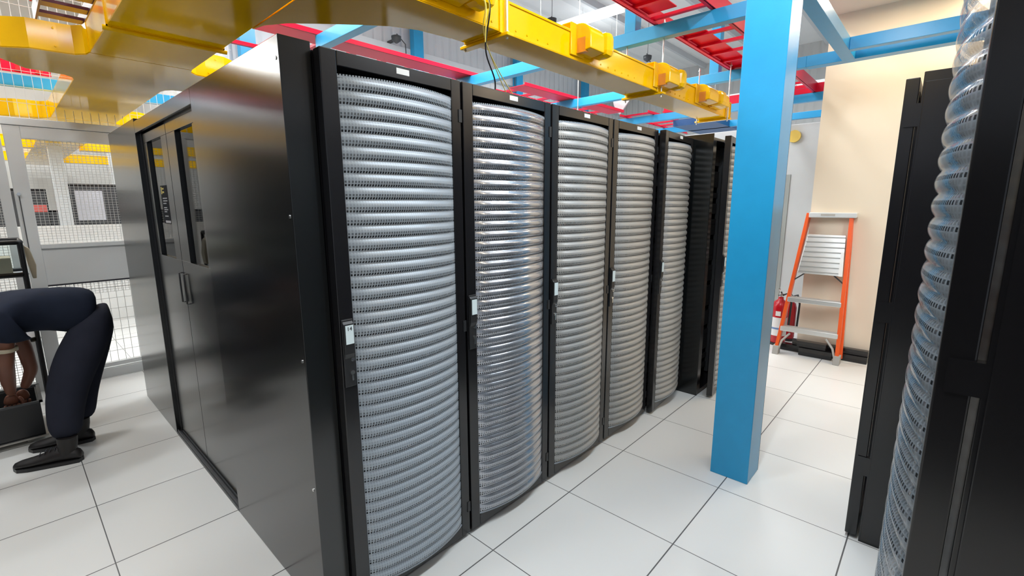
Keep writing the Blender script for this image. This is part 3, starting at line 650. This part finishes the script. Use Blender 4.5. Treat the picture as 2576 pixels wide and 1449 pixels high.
for i, (x, y) in enumerate(((-0.72, 7.5), (-1.5, 9.6), (0.2, 10.0))):
    b = MB(); b.box(x - (0.07 if i == 0 else 0.05), x + (0.07 if i == 0 else 0.05), y, y + 0.1, 0, 2.38 if i == 0 else 5.6)
    tag(b.build('white_post', 'white_metal', bevel=0.004), 'pale upright post beyond the gate, ' + ('in front of the dark cabinets', 'farther back on the left', 'farther back on the right')[i], 'post', 'pale posts beyond the gate')
b = MB(); b.box(-3.0, 1.1, 7.0, 7.08, 0, 1.33); tag(b.build('low_partition', 'white_wall'), 'pale waist-high partition seen through the gate, in front of the dark cabinets', 'partition')
for i in range(4):
    dark_rack(-3.1 + 0.9 * i, 12.4 - 1.6, 0.8, 1.5, 'dark cabinet in the row farthest beyond the gate, seen through the mesh')

# ------------------------------------------------------------------ left side: bin, cart, cabinets added for dark reflections
t = thing('tool_bin', (-1.75, 3.2, 0), 'long black open bin the person is reaching into, on a low grey base', 'bin')
b = MB(); b.box(-2.3, -1.325, 2.98, 2.995, 0.055, 0.285); b.box(-2.3, -1.325, 3.385, 3.40, 0.055, 0.285); b.box(-2.3, -2.285, 2.995, 3.385, 0.055, 0.285); b.box(-1.34, -1.325, 2.995, 3.385, 0.055, 0.285); b.box(-2.3, -1.325, 2.98, 3.40, 0.05, 0.065)
b.build('bin_shell', 'blackplastic', t, bevel=0.003)
b = MB(); b.box(-2.31, -1.315, 2.97, 2.985, 0.283, 0.297); b.box(-2.31, -1.315, 3.395, 3.41, 0.283, 0.297); b.box(-1.33, -1.312, 2.97, 3.41, 0.283, 0.297); b.build('bin_rim', 'darkgrey', t)
b = MB(); b.box(-2.32, -1.31, 2.99, 3.39, 0.035, 0.05); b.build('base_board', 'alugrey', t)
for x, y in ((-1.40, 3.05), (-2.2, 3.05), (-1.40, 3.33), (-2.2, 3.33)):
    b = MB(); b.tube([(x, y - 0.012, 0.018), (x, y + 0.012, 0.018)], 0.018, 12); b.build('caster', 'rubber', t)
b = MB(); b.box(-1.62, -1.44, 3.03, 3.22, 0.066, 0.17); tag(b.build('parts_box', 'beige', bevel=0.004), 'small beige box lying inside the black bin', 'box')
t = thing('utility_cart', (-1.9, 3.60, 0), 'black framed cart with glass sided trays standing before the gate at the left edge', 'cart')
for x in (-2.35, -1.27):
    for y in (3.45, 3.85):
        b = MB(); b.tube([(x, y, 0.04), (x, y, 1.33)], 0.014, 8); b.build('upright_post', 'blackplastic', t)
for z0 in (1.33, 1.10, 0.62):
    b = MB(); b.tube([(-2.35, 3.45, z0), (-1.30, 3.45, z0), (-1.27, 3.47, z0), (-1.27, 3.85, z0), (-2.35, 3.85, z0), (-2.35, 3.45, z0)], 0.017, 8); b.build('tray_frame', 'blackplastic', t)
for z0 in (1.08, 0.60):
    b = MB(); b.box(-2.34, -1.28, 3.46, 3.84, z0, z0 + 0.01); b.build('tray_shelf', 'screen', t)
b = MB(); b.box(-2.34, -1.29, 3.452, 3.457, 1.11, 1.32); b.build('tray_glass', 'glass', t)
for x in (-2.35, -1.27):
    for y in (3.45, 3.85): b = MB(); b.tube([(x - 0.012, y, 0.03), (x + 0.012, y, 0.03)], 0.03, 12); b.build('caster', 'rubber', t)
b = MB(); b.box(-1.62, -1.33, 3.52, 3.74, 1.092, 1.22); tag(b.build('storage_box', 'beige', bevel=0.006), 'brownish box on the upper tray of the cart at the left edge', 'box')
b = MB(); b.prism([(-1.255, 1.30), (-1.225, 1.27), (-1.205, 1.15), (-1.215, 1.05), (-1.235, 1.05), (-1.25, 1.18)], 3.60, 3.70, 'y'); b.build('cart_handle', 'beige', t, bevel=0.004)
# unseen left hand row, added so the side panels reflect dark
for i in range(9):
    x = -3.5
    y = -2.85 + 0.65 * i
    t = thing('equipment_cabinet', (x + 0.4, y + 0.3, 0), 'tall black cabinet added outside the left edge for dark reflections', 'cabinet', 'added black cabinets outside the left edge')
    b = MB(); b.box(x, x + 0.8, y, y + 0.6, 0, 1.95); b.build('cabinet_body', 'rack', t, bevel=0.004)
    d = MB(); d.box(x + 0.8, x + 0.83, y + 0.01, y + 0.59, 0.04, 1.92); d.build('cabinet_door', 'rack', t, bevel=0.003)
t = thing('equipment_cabinet', (-2.0, 3.95, 0), 'unseen black block added behind the cart to darken the side panel reflection', 'cabinet')  # unseen block added so the side panel reflects dark at mid height
b = MB(); b.box(-2.9, -1.62, 3.90, 4.18, 0, 2.15); b.build('cabinet_body', 'rack', t, bevel=0.004)

# ------------------------------------------------------------------ person bending over the bin
def skin(name, pts, edges, radii, m, parent, root=0, sub=2, flat=None, origin=None):
    me = bpy.data.meshes.new(name); org = Vector(origin) if origin is not None else wloc(parent)
    me.from_pydata([Vector(p) - org for p in pts], edges, []); me.update()
    o = bpy.data.objects.new(name, me); C.objects.link(o)
    if parent is not None: o.parent = parent; o.location = org - wloc(parent)
    else: o.location = org
    md = o.modifiers.new('skin', 'SKIN'); md.use_smooth_shade = True; md.branch_smoothing = 0.6
    if not me.skin_vertices: 
        bm = bmesh.new(); bm.from_mesh(me); bm.verts.layers.skin.verify(); bm.to_mesh(me); bm.free()
    for i, v in enumerate(me.skin_vertices[0].data):
        r = radii[i]; v.radius = r if isinstance(r, tuple) else (r, r); v.use_root = (i == root)
    s = o.modifiers.new('sub', 'SUBSURF'); s.levels = sub; s.render_levels = sub
    me.materials.append(M[m] if isinstance(m, str) else m); return o
PX, PY = -1.20, 2.75
pr_ = thing('person', (PX, PY, 0), 'person in navy polo shirt and dark trousers bending over the black bin', 'person')
hipN, hipF = (-1.03, 2.67, 0.80), (-1.00, 2.86, 0.80)
kneeN, kneeF = (-1.175, 2.60, 0.47), (-1.09, 2.86, 0.46)
ankN, ankF = (-1.235, 2.525, 0.11), (-1.155, 2.815, 0.11)
shN, shF = (-1.41, 2.60, 0.92), (-1.41, 2.92, 0.92)
pts = [(-1.00, 2.76, 0.84), (-1.12, 2.76, 0.94), (-1.27, 2.76, 0.965), (-1.42, 2.76, 0.96), (-1.55, 2.76, 0.94), (-1.65, 2.77, 0.90), (-1.75, 2.78, 0.85),
       hipN, kneeN, ankN, hipF, kneeF, ankF, shN, (-1.44, 2.68, 0.655), (-1.445, 2.86, 0.50), (-1.447, 3.02, 0.37), shF, (-1.35, 2.98, 0.68), (-1.335, 3.04, 0.50), (-1.385, 3.08, 0.37)]
edges = [(0, 1), (1, 2), (2, 3), (3, 4), (4, 5), (5, 6), (0, 7), (7, 8), (8, 9), (0, 10), (10, 11), (11, 12), (3, 13), (13, 14), (14, 15), (15, 16), (3, 17), (17, 18), (18, 19), (19, 20)]
rad = [0.09, 0.09, 0.095, 0.10, 0.095, 0.055, 0.06, 0.075, 0.05, 0.035, 0.075, 0.05, 0.035, 0.055, 0.044, 0.038, 0.026, 0.055, 0.044, 0.038, 0.026]
body = skin('body', pts, edges, rad, 'skin', pr_)
sp = [(-0.985, 2.76, 0.885), (-1.09, 2.76, 0.915), (-1.22, 2.76, 0.940), (-1.36, 2.76, 0.940), (-1.50, 2.76, 0.930), (-1.60, 2.765, 0.915), (-1.41, 2.60, 0.92), (-1.432, 2.642, 0.770), (-1.41, 2.92, 0.92), (-1.36, 2.965, 0.78)]
se = [(0, 1), (1, 2), (2, 3), (3, 4), (4, 5), (3, 6), (6, 7), (3, 8), (8, 9)]
sr = [(0.130, 0.150), (0.160, 0.170), (0.182, 0.182), (0.190, 0.190), (0.165, 0.18), (0.10, 0.10), 0.12, 0.085, 0.12, 0.085]
skin('polo_shirt', sp, se, sr, 'shirt', pr_)
tp = [(-1.00, 2.76, 0.83), hipN, (-1.115, 2.635, 0.64), (-1.195, 2.60, 0.47), (-1.235, 2.56, 0.28), (-1.245, 2.525, 0.135), hipF, (-1.045, 2.87, 0.63), kneeF, (-1.135, 2.84, 0.28), (-1.15, 2.81, 0.135), (-1.04, 2.76, 0.90)]
te = [(0, 1), (1, 2), (2, 3), (3, 4), (4, 5), (0, 6), (6, 7), (7, 8), (8, 9), (9, 10), (0, 11)]
trd = [(0.150, 0.17), 0.135, 0.128, 0.112, 0.095, 0.082, 0.135, 0.120, 0.100, 0.088, 0.080, (0.13, 0.15)]
skin('trousers', tp, te, trd, 'trouser', pr_)
for (ax, ay, hx, hy) in ((-1.25, 2.505, -0.915, 0.40), (-1.165, 2.79, -0.96, 0.28)):
    D = Vector((hx, hy, 0)).normalized(); A = Vector((ax, ay, 0)); Sd = Vector((-D.y, D.x, 0))
    P = lambda k, z: tuple(A + D * k + Vector((0, 0, z)))
    secs = [(-0.066, 0.022, 0.040), (-0.055, 0.034, 0.060), (-0.02, 0.040, 0.085), (0.04, 0.042, 0.095), (0.08, 0.044, 0.080), (0.13, 0.047, 0.062), (0.18, 0.049, 0.050), (0.225, 0.042, 0.042), (0.252, 0.026, 0.032), (0.262, 0.008, 0.018)]
    mb = MB(); vs = []; n = 14
    for k, hw, hh in secs:
        for q in range(n):
            an = 2 * PI * q / n; zz_ = 0.018 + hh * (0.5 + 0.5 * math.sin(an)) if True else 0
            vs.append(A + D * k + Sd * (hw * math.cos(an) * (1.0 if math.sin(an) < 0.3 else 0.88)) + Vector((0, 0, zz_)))
    fs = [(i * n + q, i * n + (q + 1) % n, (i + 1) * n + (q + 1) % n, (i + 1) * n + q) for i in range(len(secs) - 1) for q in range(n)]
    fs += [tuple(range(n)), tuple(range((len(secs) - 1) * n, len(secs) * n))]
    mb.add(vs, fs, True); mb.tube([P(0.01, 0.05), P(0.0, 0.09), P(-0.005, 0.13), P(-0.008, 0.17)], [0.040, 0.046, 0.049, 0.050], 14)
    sh = mb.build('work_boot', 'shoe', pr_)
    lc = MB()
    for k in (0.05, 0.075, 0.10, 0.125): lc.tube([tuple(A + D * k + Sd * 0.03 + Vector((0, 0, 0.112 - 0.32 * (k - 0.04)))), tuple(A + D * (k + 0.012) - Sd * 0.03 + Vector((0, 0, 0.112 - 0.32 * (k - 0.04))))], 0.003, 6)
    lc.build('boot_laces', 'ink', sh)
    ol = [(-0.070, 0.0), (-0.058, 0.036), (0.0, 0.043), (0.10, 0.048), (0.18, 0.051), (0.235, 0.038), (0.266, 0.0), (0.235, -0.038), (0.18, -0.051), (0.10, -0.046), (0.0, -0.043), (-0.058, -0.036)]
    b = MB(); b.prism([((A + D * k + Sd * w_).x, (A + D * k + Sd * w_).y) for k, w_ in ol], 0.0, 0.022); b.build('boot_sole', 'blackplastic', sh)
# belt edge and shirt cuff
b = MB(); b.tube([(-1.431, 2.640, 0.742), (-1.430, 2.638, 0.757)], 0.060, 14); b.build('cuff_trim', 'beige', pr_)
# head (outside the frame to the left, built complete)
hd = skin('head', [(-1.70, 2.775, 0.87), (-1.775, 2.78, 0.82), (-1.83, 2.78, 0.76), (-1.835, 2.78, 0.70)], [(0, 1), (1, 2), (2, 3)], [0.055, (0.085, 0.095), (0.078, 0.085), (0.05, 0.05)], 'skin', pr_)
skin('hair', [(-1.745, 2.78, 0.87), (-1.80, 2.78, 0.835), (-1.86, 2.78, 0.80)], [(0, 1), (1, 2)], [(0.06, 0.07), (0.085, 0.088), (0.06, 0.07)], 'hair', pr_)
b = MB(); b.tube([(-1.79, 2.78, 0.705), (-1.765, 2.78, 0.685)], [0.014, 0.010], 8); b.build('nose', 'skin', hd)
for dy in (-0.032, 0.032): b = MB(); b.tube([(-1.80, 2.78 + dy, 0.725), (-1.788, 2.78 + dy, 0.715)], [0.011, 0.008], 8); b.build('eye', 'ink', hd)
for dy in (-0.088, 0.088): b = MB(); b.tube([(-1.78, 2.78 + dy, 0.80), (-1.79, 2.78 + dy * 1.12, 0.78)], [0.018, 0.024], 10); b.build('ear', 'skin', hd)
b = MB(); b.box(-1.845, -1.80, 2.762, 2.798, 0.655, 0.662); b.build('mouth', 'redled', hd)
def hand(wx, wy, wz, dx, dy, side):
    # wrist, palm and five separate curled fingers
    W = Vector((wx, wy, wz)); D = Vector((dx, dy, -1)).normalized(); S = Vector((1, 0, 0)) * side; S = (S - D * S.dot(D)).normalized(); N = D.cross(S)
    skin('palm', [W, W + D * 0.045, W + D * 0.085], [(0, 1), (1, 2)], [(0.024, 0.018), (0.040, 0.017), (0.040, 0.015)], 'skin', pr_)
    for k, ln in enumerate((0.070, 0.078, 0.073, 0.058)):
        b0 = W + D * 0.080 + S * (0.030 - 0.020 * k)
        skin('finger', [b0, b0 + D * ln * 0.45 + N * 0.006, b0 + D * ln * 0.8 + N * 0.022, b0 + D * ln + N * 0.038], [(0, 1), (1, 2), (2, 3)], [0.0095, 0.009, 0.0083, 0.007], 'skin', pr_, sub=1)
    b0 = W + D * 0.03 + S * 0.034
    skin('thumb', [b0, b0 + D * 0.03 + S * 0.016 + N * 0.008, b0 + D * 0.06 + S * 0.018 + N * 0.02], [(0, 1), (1, 2)], [0.012, 0.011, 0.009], 'skin', pr_, sub=1)
hand(-1.452, 3.02, 0.37, -0.03, 0.22, 1); hand(-1.40, 3.08, 0.37, -0.02, 0.12, -1)

# ------------------------------------------------------------------ orange step ladder against the beige wall
t = thing('step_ladder', (4.15, -0.47, 0), 'orange fibreglass step ladder with aluminium steps leaning closed by the beige wall', 'ladder')
def LX(z): return 4.095 + 0.145 * z
for y0, y1, nm in ((-0.195, -0.325, 'l'), (-0.735, -0.690, 'r')):
    b = MB(); b.beam((LX(0.04), y0, 0.04), (LX(1.475), y1, 1.475), 0.030, 0.075, up=(1, 0, 0)); b.build('front_rail', 'orange', t, bevel=0.003)
    b = MB(); b.beam((LX(0.04) + 0.085, y0 + (0.02 if nm == 'l' else -0.02), 0.04), (LX(1.44) + 0.06, y1, 1.44), 0.026, 0.03, up=(1, 0, 0)); b.build('rear_rail', 'orange', t, bevel=0.003)
    b = MB(); b.prism([(LX(0) - 0.05, 0.0), (LX(0) + 0.05, 0.0), (LX(0.07) + 0.045, 0.09), (LX(0.07) - 0.04, 0.09)], y0 - 0.028, y0 + 0.028, 'y'); b.build('rubber_foot', 'rubber', t, bevel=0.004)
    s = 1 if nm == 'r' else -1
    b = MB(); b.tube([(LX(0.06) - 0.02, y0 + s * 0.02, 0.06), (LX(0.14) - 0.02, y0 + s * 0.045, 0.15), (LX(0.24) - 0.02, y0 + s * 0.11, 0.235)], 0.011, 8); b.build('curved_brace', 'alugrey', t)
    b = MB(); b.beam((LX(0.78), y0 * 0.5 + y1 * 0.5 + 0.0, 0.78), (LX(0.87), (y0 + y1) / 2 + s * 0.10, 0.865), 0.008, 0.012); b.build('spreader_strut', 'darkgrey', t)
for z, ya, yb in ((0.255, -0.215, -0.722), (0.565, -0.245, -0.712)):
    b = MB(); b.box(LX(z) - 0.045, LX(z) + 0.05, yb, ya, z, z + 0.048); s_ = b.build('step_tread', 'alu', t, bevel=0.004)
    for k in range(4): q = MB(); q.box(LX(z) - 0.04 + 0.022 * k, LX(z) - 0.032 + 0.022 * k, yb + 0.01, ya - 0.01, z + 0.048, z + 0.051); q.build('grip_ridge', 'alu', s_)
b = MB(); P0, P1 = (LX(0.87) - 0.05, 0.868), (LX(1.265) - 0.02, 1.265)
b.add([(P0[0], -0.300, P0[1]), (P0[0], -0.690, P0[1]), (P1[0], -0.668, P1[1]), (P1[0], -0.348, P1[1]), (P0[0] + .03, -0.300, P0[1]), (P0[0] + .03, -0.690, P0[1]), (P1[0] + .03, -0.668, P1[1]), (P1[0] + .03, -0.348, P1[1])], [(0, 1, 2, 3), (7, 6, 5, 4), (0, 4, 5, 1), (1, 5, 6, 2), (2, 6, 7, 3), (3, 7, 4, 0)])
pf = b.build('folding_platform', 'alu', t, bevel=0.003)
for k in range(8):
    u = (k + 0.5) / 8; z = P0[1] + (P1[1] - P0[1]) * u; x = P0[0] + (P1[0] - P0[0]) * u
    q = MB(); q.box(x - 0.006, x + 0.002, -0.688 + 0.02 * u, -0.305 - 0.045 * u, z - 0.004, z + 0.006); q.build('platform_rib', 'alu', pf)
b = MB(); b.add([(LX(.88) - .06, -0.655, 0.868), (LX(.88) - .06, -0.690, 0.868), (LX(1.1) - .045, -0.675, 1.10), (LX(1.1) - .045, -0.650, 1.10), (LX(.88) - .05, -0.655, 0.868), (LX(.88) - .05, -0.690, 0.868), (LX(1.1) - .035, -0.675, 1.10), (LX(1.1) - .035, -0.650, 1.10)], [(0, 1, 2, 3), (7, 6, 5, 4), (0, 4, 5, 1), (1, 5, 6, 2), (2, 6, 7, 3), (3, 7, 4, 0)])
b.build('label_strip', 'label', pf)
b = MB(); b.box(LX(1.45) - 0.055, LX(1.45) + 0.07, -0.735, -0.335, 1.435, 1.485); b.build('top_cap', 'white_metal', t, bevel=0.008)
b = MB(); b.box(LX(1.45) - 0.0565, LX(1.45) - 0.055, -0.56, -0.44, 1.452, 1.472); b.build('cap_label', 'alugrey', t)
# ------------------------------------------------------------------ fire extinguishers
def extinguisher(x, y, r, h, label, bands=True):
    t = thing('fire_extinguisher', (x, y, 0), label, 'fire extinguisher', 'fire extinguishers')
    b = MB(); b.lathe(x, y, [(0.03, r * 0.9), (0.05, r), (h - 0.08, r), (h - 0.03, r * 0.8), (h, r * 0.35), (h + 0.03, r * 0.3)]); c = b.build('cylinder_body', 'extred', t)
    b = MB(); b.lathe(x, y, [(0.0, r * 0.95), (0.03, r)]); b.build('base_ring', 'blackplastic', t)
    if bands:
        b = MB(); b.lathe(x, y, [(h * 0.22, r + 0.001), (h * 0.62, r + 0.001)]); b.build('wrap_label', 'label', c)['label'] = 'pale instruction label'
        b = MB(); b.lathe(x, y, [(h * 0.36, r + 0.002), (h * 0.40, r + 0.002)]); b.build('label_band', mat('label_blue_band', (0.15, 0.25, 0.45), 0.5), c)
        b = MB(); b.box(x - r - 0.003, x - r * 0.9, y - 0.03, y + 0.02, h * 0.66, h * 0.76); b.build('inspection_tag', 'label', c)
    b = MB(); b.lathe(x, y, [(h + 0.03, 0.018), (h + 0.07, 0.018)]); b.beam((x - 0.10, y, h + 0.13), (x + 0.02, y, h + 0.07), 0.018, 0.01); b.beam((x - 0.10, y, h + 0.06), (x + 0.02, y, h + 0.05), 0.018, 0.008); b.build('valve_handle', 'chrome', t)
    b = MB(); b.tube([(x, y - 0.02, h + 0.05), (x - 0.03, y - 0.07, h + 0.08), (x - 0.03, y - r - 0.03, h - 0.02), (x - 0.02, y - r - 0.02, h * 0.35)], 0.011, 8); b.build('hose', 'blackplastic', t)
extinguisher(4.46, -0.115, 0.082, 0.52, 'red fire extinguisher with pale wrap label, left of the orange ladder beside the blue column')
extinguisher(4.72, -0.16, 0.07, 0.47, 'smaller red fire extinguisher half hidden behind the labelled one', False)
# ------------------------------------------------------------------ black trunking lengths by the wall
def trunk(x, ya, yb, z, s, label):
    t = thing('cable_trunking', (x, (ya + yb) / 2, z), label, 'trunking', 'black trunking lengths by the beige wall')
    b = MB(); b.box(x - s, x + s, ya, yb, z, z + 1.7 * s); b.build('trunking_body', 'blackplastic', t, bevel=0.006)
    b = MB(); b.box(x - s - 0.002, x + s + 0.002, ya, yb, z + 1.7 * s, z + 1.7 * s + 0.006); b.box(x - s - 0.003, x - s, ya, yb, z + 0.9 * s, z + 1.75 * s); b.build('trunking_lid', 'rack', t)
trunk(4.31, -0.96, -0.18, 0.0, 0.038, 'black trunking length lying on the floor against the wall')
trunk(4.315, -0.96, -0.30, 0.072, 0.03, 'black trunking length stacked on the one against the wall')
trunk(4.225, -0.68, -0.385, 0.0, 0.045, 'shorter black trunking length lying on the floor between the ladder feet')
trunk(4.23, -0.62, -0.36, 0.083, 0.035, 'short black trunking piece lying on top between the ladder feet')
# ------------------------------------------------------------------ far end beside the column
t = thing('cooling_unit', (5.6, 0.5, 0), 'tall white cooling unit at the far end of the aisle beside the blue column', 'cooling unit')
b = MB(); b.box(5.2, 6.0, -0.22, 1.6, 0, 2.50); b.build('unit_cabinet', 'white_metal', t, bevel=0.006)
b = MB(); b.box(5.19, 5.2, 0.07, 0.75, 0.1, 1.92); b.build('unit_door', mat('grey_panel', (0.36, 0.38, 0.36), 0.4), t, bevel=0.003)
b = MB(); b.tube([(5.16, 0.07, 2.36), (5.1985, 0.07, 2.36)], 0.07, 16); tag(b.build('beacon_lamp', mat('amber_plastic', (0.85, 0.60, 0.12), 0.4)), 'round amber disc on the white cooling unit beside the column', 'beacon')
# fluorescent battens seen past the column
def batten(x, y, z, L, label, rot=0.0):
    t = thing('batten_lamp', (x, y, z), label, 'lamp', 'batten lamps')
    b = MB(); b.box(x - 0.05, x + 0.05, y - L / 2, y + L / 2, z + 0.02, z + 0.07); b.build('lamp_body', 'white_metal', t)
    b = MB(); b.tube([(x, y - L / 2 + 0.02, z), (x, y + L / 2 - 0.02, z)], 0.018, 8); b.build('lamp_tube', 'lampwhite', t)
    for dy in (-0.5, 0.5): MB().tube([(x, y + dy, z + 0.07), (x, y + dy, 5.8)], 0.003, 6).build('suspension_wire', 'zinc', t)
batten(7.4, 0.15, 3.35, 1.5, 'white fluorescent batten beyond the column at the right')
batten(6.3, 0.95, 3.1, 1.2, 'white fluorescent batten just left of the blue column')
batten(-3.0, 7.2, 3.72, 2.4, 'pale fluorescent batten beyond the partition outside the left edge')
batten(-3.3, 9.6, 3.72, 2.4, 'farther fluorescent batten beyond the partition outside the left edge')
for i, (x, y, z) in enumerate(AISLE_FILL): batten(x, y, z, 1.2, 'unseen batten added over the aisle between the two rack rows as fill light')  # bodies for the added aisle fill lamps, out of view
# dome reflector fixture
t = thing('dome_lamp', (5.2, 2.15, 2.75), 'white dome reflector hanging above the fourth rack', 'lamp')
b = MB(); b.tube([(5.0, 2.42, 3.08), (5.02, 2.39, 3.06), (5.07, 2.32, 3.00), (5.09, 2.29, 2.975)], [0.03, 0.07, 0.12, 0.125], 20); b.build('reflector', 'white_metal', t)
b = MB(); b.tube([(5.0, 2.42, 3.08), (5.0, 2.42, 3.25), (5.0, 2.42, 5.8)], 0.005, 6); b.build('hanging_stem', 'zinc', t)
# small dark cameras on the wall and roof
def dome(x, y, z, label, up=True):
    t = thing('dome_camera', (x, y, z), label, 'camera', 'small dark dome cameras')
    b = MB(); b.lathe(x, y, [(z, 0.02), (z + 0.05, 0.09), (z + 0.13, 0.10), (z + 0.15, 0.05)], 14); b.build('camera_housing', 'darkgrey', t)
    if y < 7: MB().tube([(x, y, z + 0.14), (x, y, 5.8)], 0.005, 6).build('drop_stem', 'darkgrey', t)
    else: MB().box(x - 0.02, x + 0.02, y, 7.5, z + 0.05, z + 0.1).build('wall_arm', 'darkgrey', t)
    b = MB(); b.tube([(x, y, z + 0.14), (x + 0.05, y + 0.05, z + 0.2), (x + 0.25, y + 0.05, z + 0.05), (x + 0.27, y + 0.05, z - 0.4)], 0.012, 6); b.build('cable_drop', 'darkgrey', t)
dome(4.55, 7.2, 4.78, 'dark dome camera on the ribbed wall left of a blue stanchion')
dome(7.9, 7.2, 4.75, 'dark dome camera on the ribbed wall behind the cyan beam')
dome(6.8, 5.0, 5.15, 'dark dome camera under the roof above the long yellow trough')
dome(9.6, 4.3, 4.9, 'dark dome camera under the roof between the trough and the blue beam')

# ------------------------------------------------------------------ lamps (the housings of the lights set at the top)
for x, y in HIGH:
    t = thing('high_bay_lamp', (x, y, 5.11), 'white linear high bay lamp under the ribbed roof', 'lamp', 'high bay lamps')
    b = MB(); b.box(x - 0.78, x + 0.78, y - 0.2, y + 0.2, 5.12, 5.23); b.build('lamp_housing', 'white_metal', t)
    for dx in (-0.6, 0.6): b = MB(); b.tube([(x + dx, y, 5.23), (x + dx, y, 5.8)], 0.003, 6); b.build('suspension_wire', 'zinc', t)
    b = MB(); b.box(x - 0.75, x + 0.75, y - 0.17, y + 0.17, 5.112, 5.12); b.build('lamp_diffuser', 'lampwhite', t)
for x, y in TUBES:
    t = thing('ceiling_tube_lamp', (x, y, 3.30), 'slim white ceiling batten in the low ceiling', 'lamp', 'ceiling battens')
    b = MB(); b.box(x - 0.62, x + 0.62, y - 0.08, y + 0.08, 3.31, 3.35); b.build('lamp_housing', 'white_metal', t)
    b = MB(); b.box(x - 0.6, x + 0.6, y - 0.05, y + 0.05, 3.30, 3.31); b.build('lamp_diffuser', 'lampwhite', t)
for i, (x, y) in enumerate(DOWN):
    t = thing('downlight', (x, y, 3.33), 'round warm downlight set in the low ceiling' + (' nearest the beige wall' if i == 0 else ''), 'lamp', 'warm downlights')
    b = MB(); b.tube([(x, y, 3.328), (x, y, 3.35)], 0.16, 24); b.build('trim_ring', 'white_metal', t)
    b = MB(); b.tube([(x, y, 3.324), (x, y, 3.328)], 0.13, 24); b.build('lamp_diffuser', 'lampwarm', t)
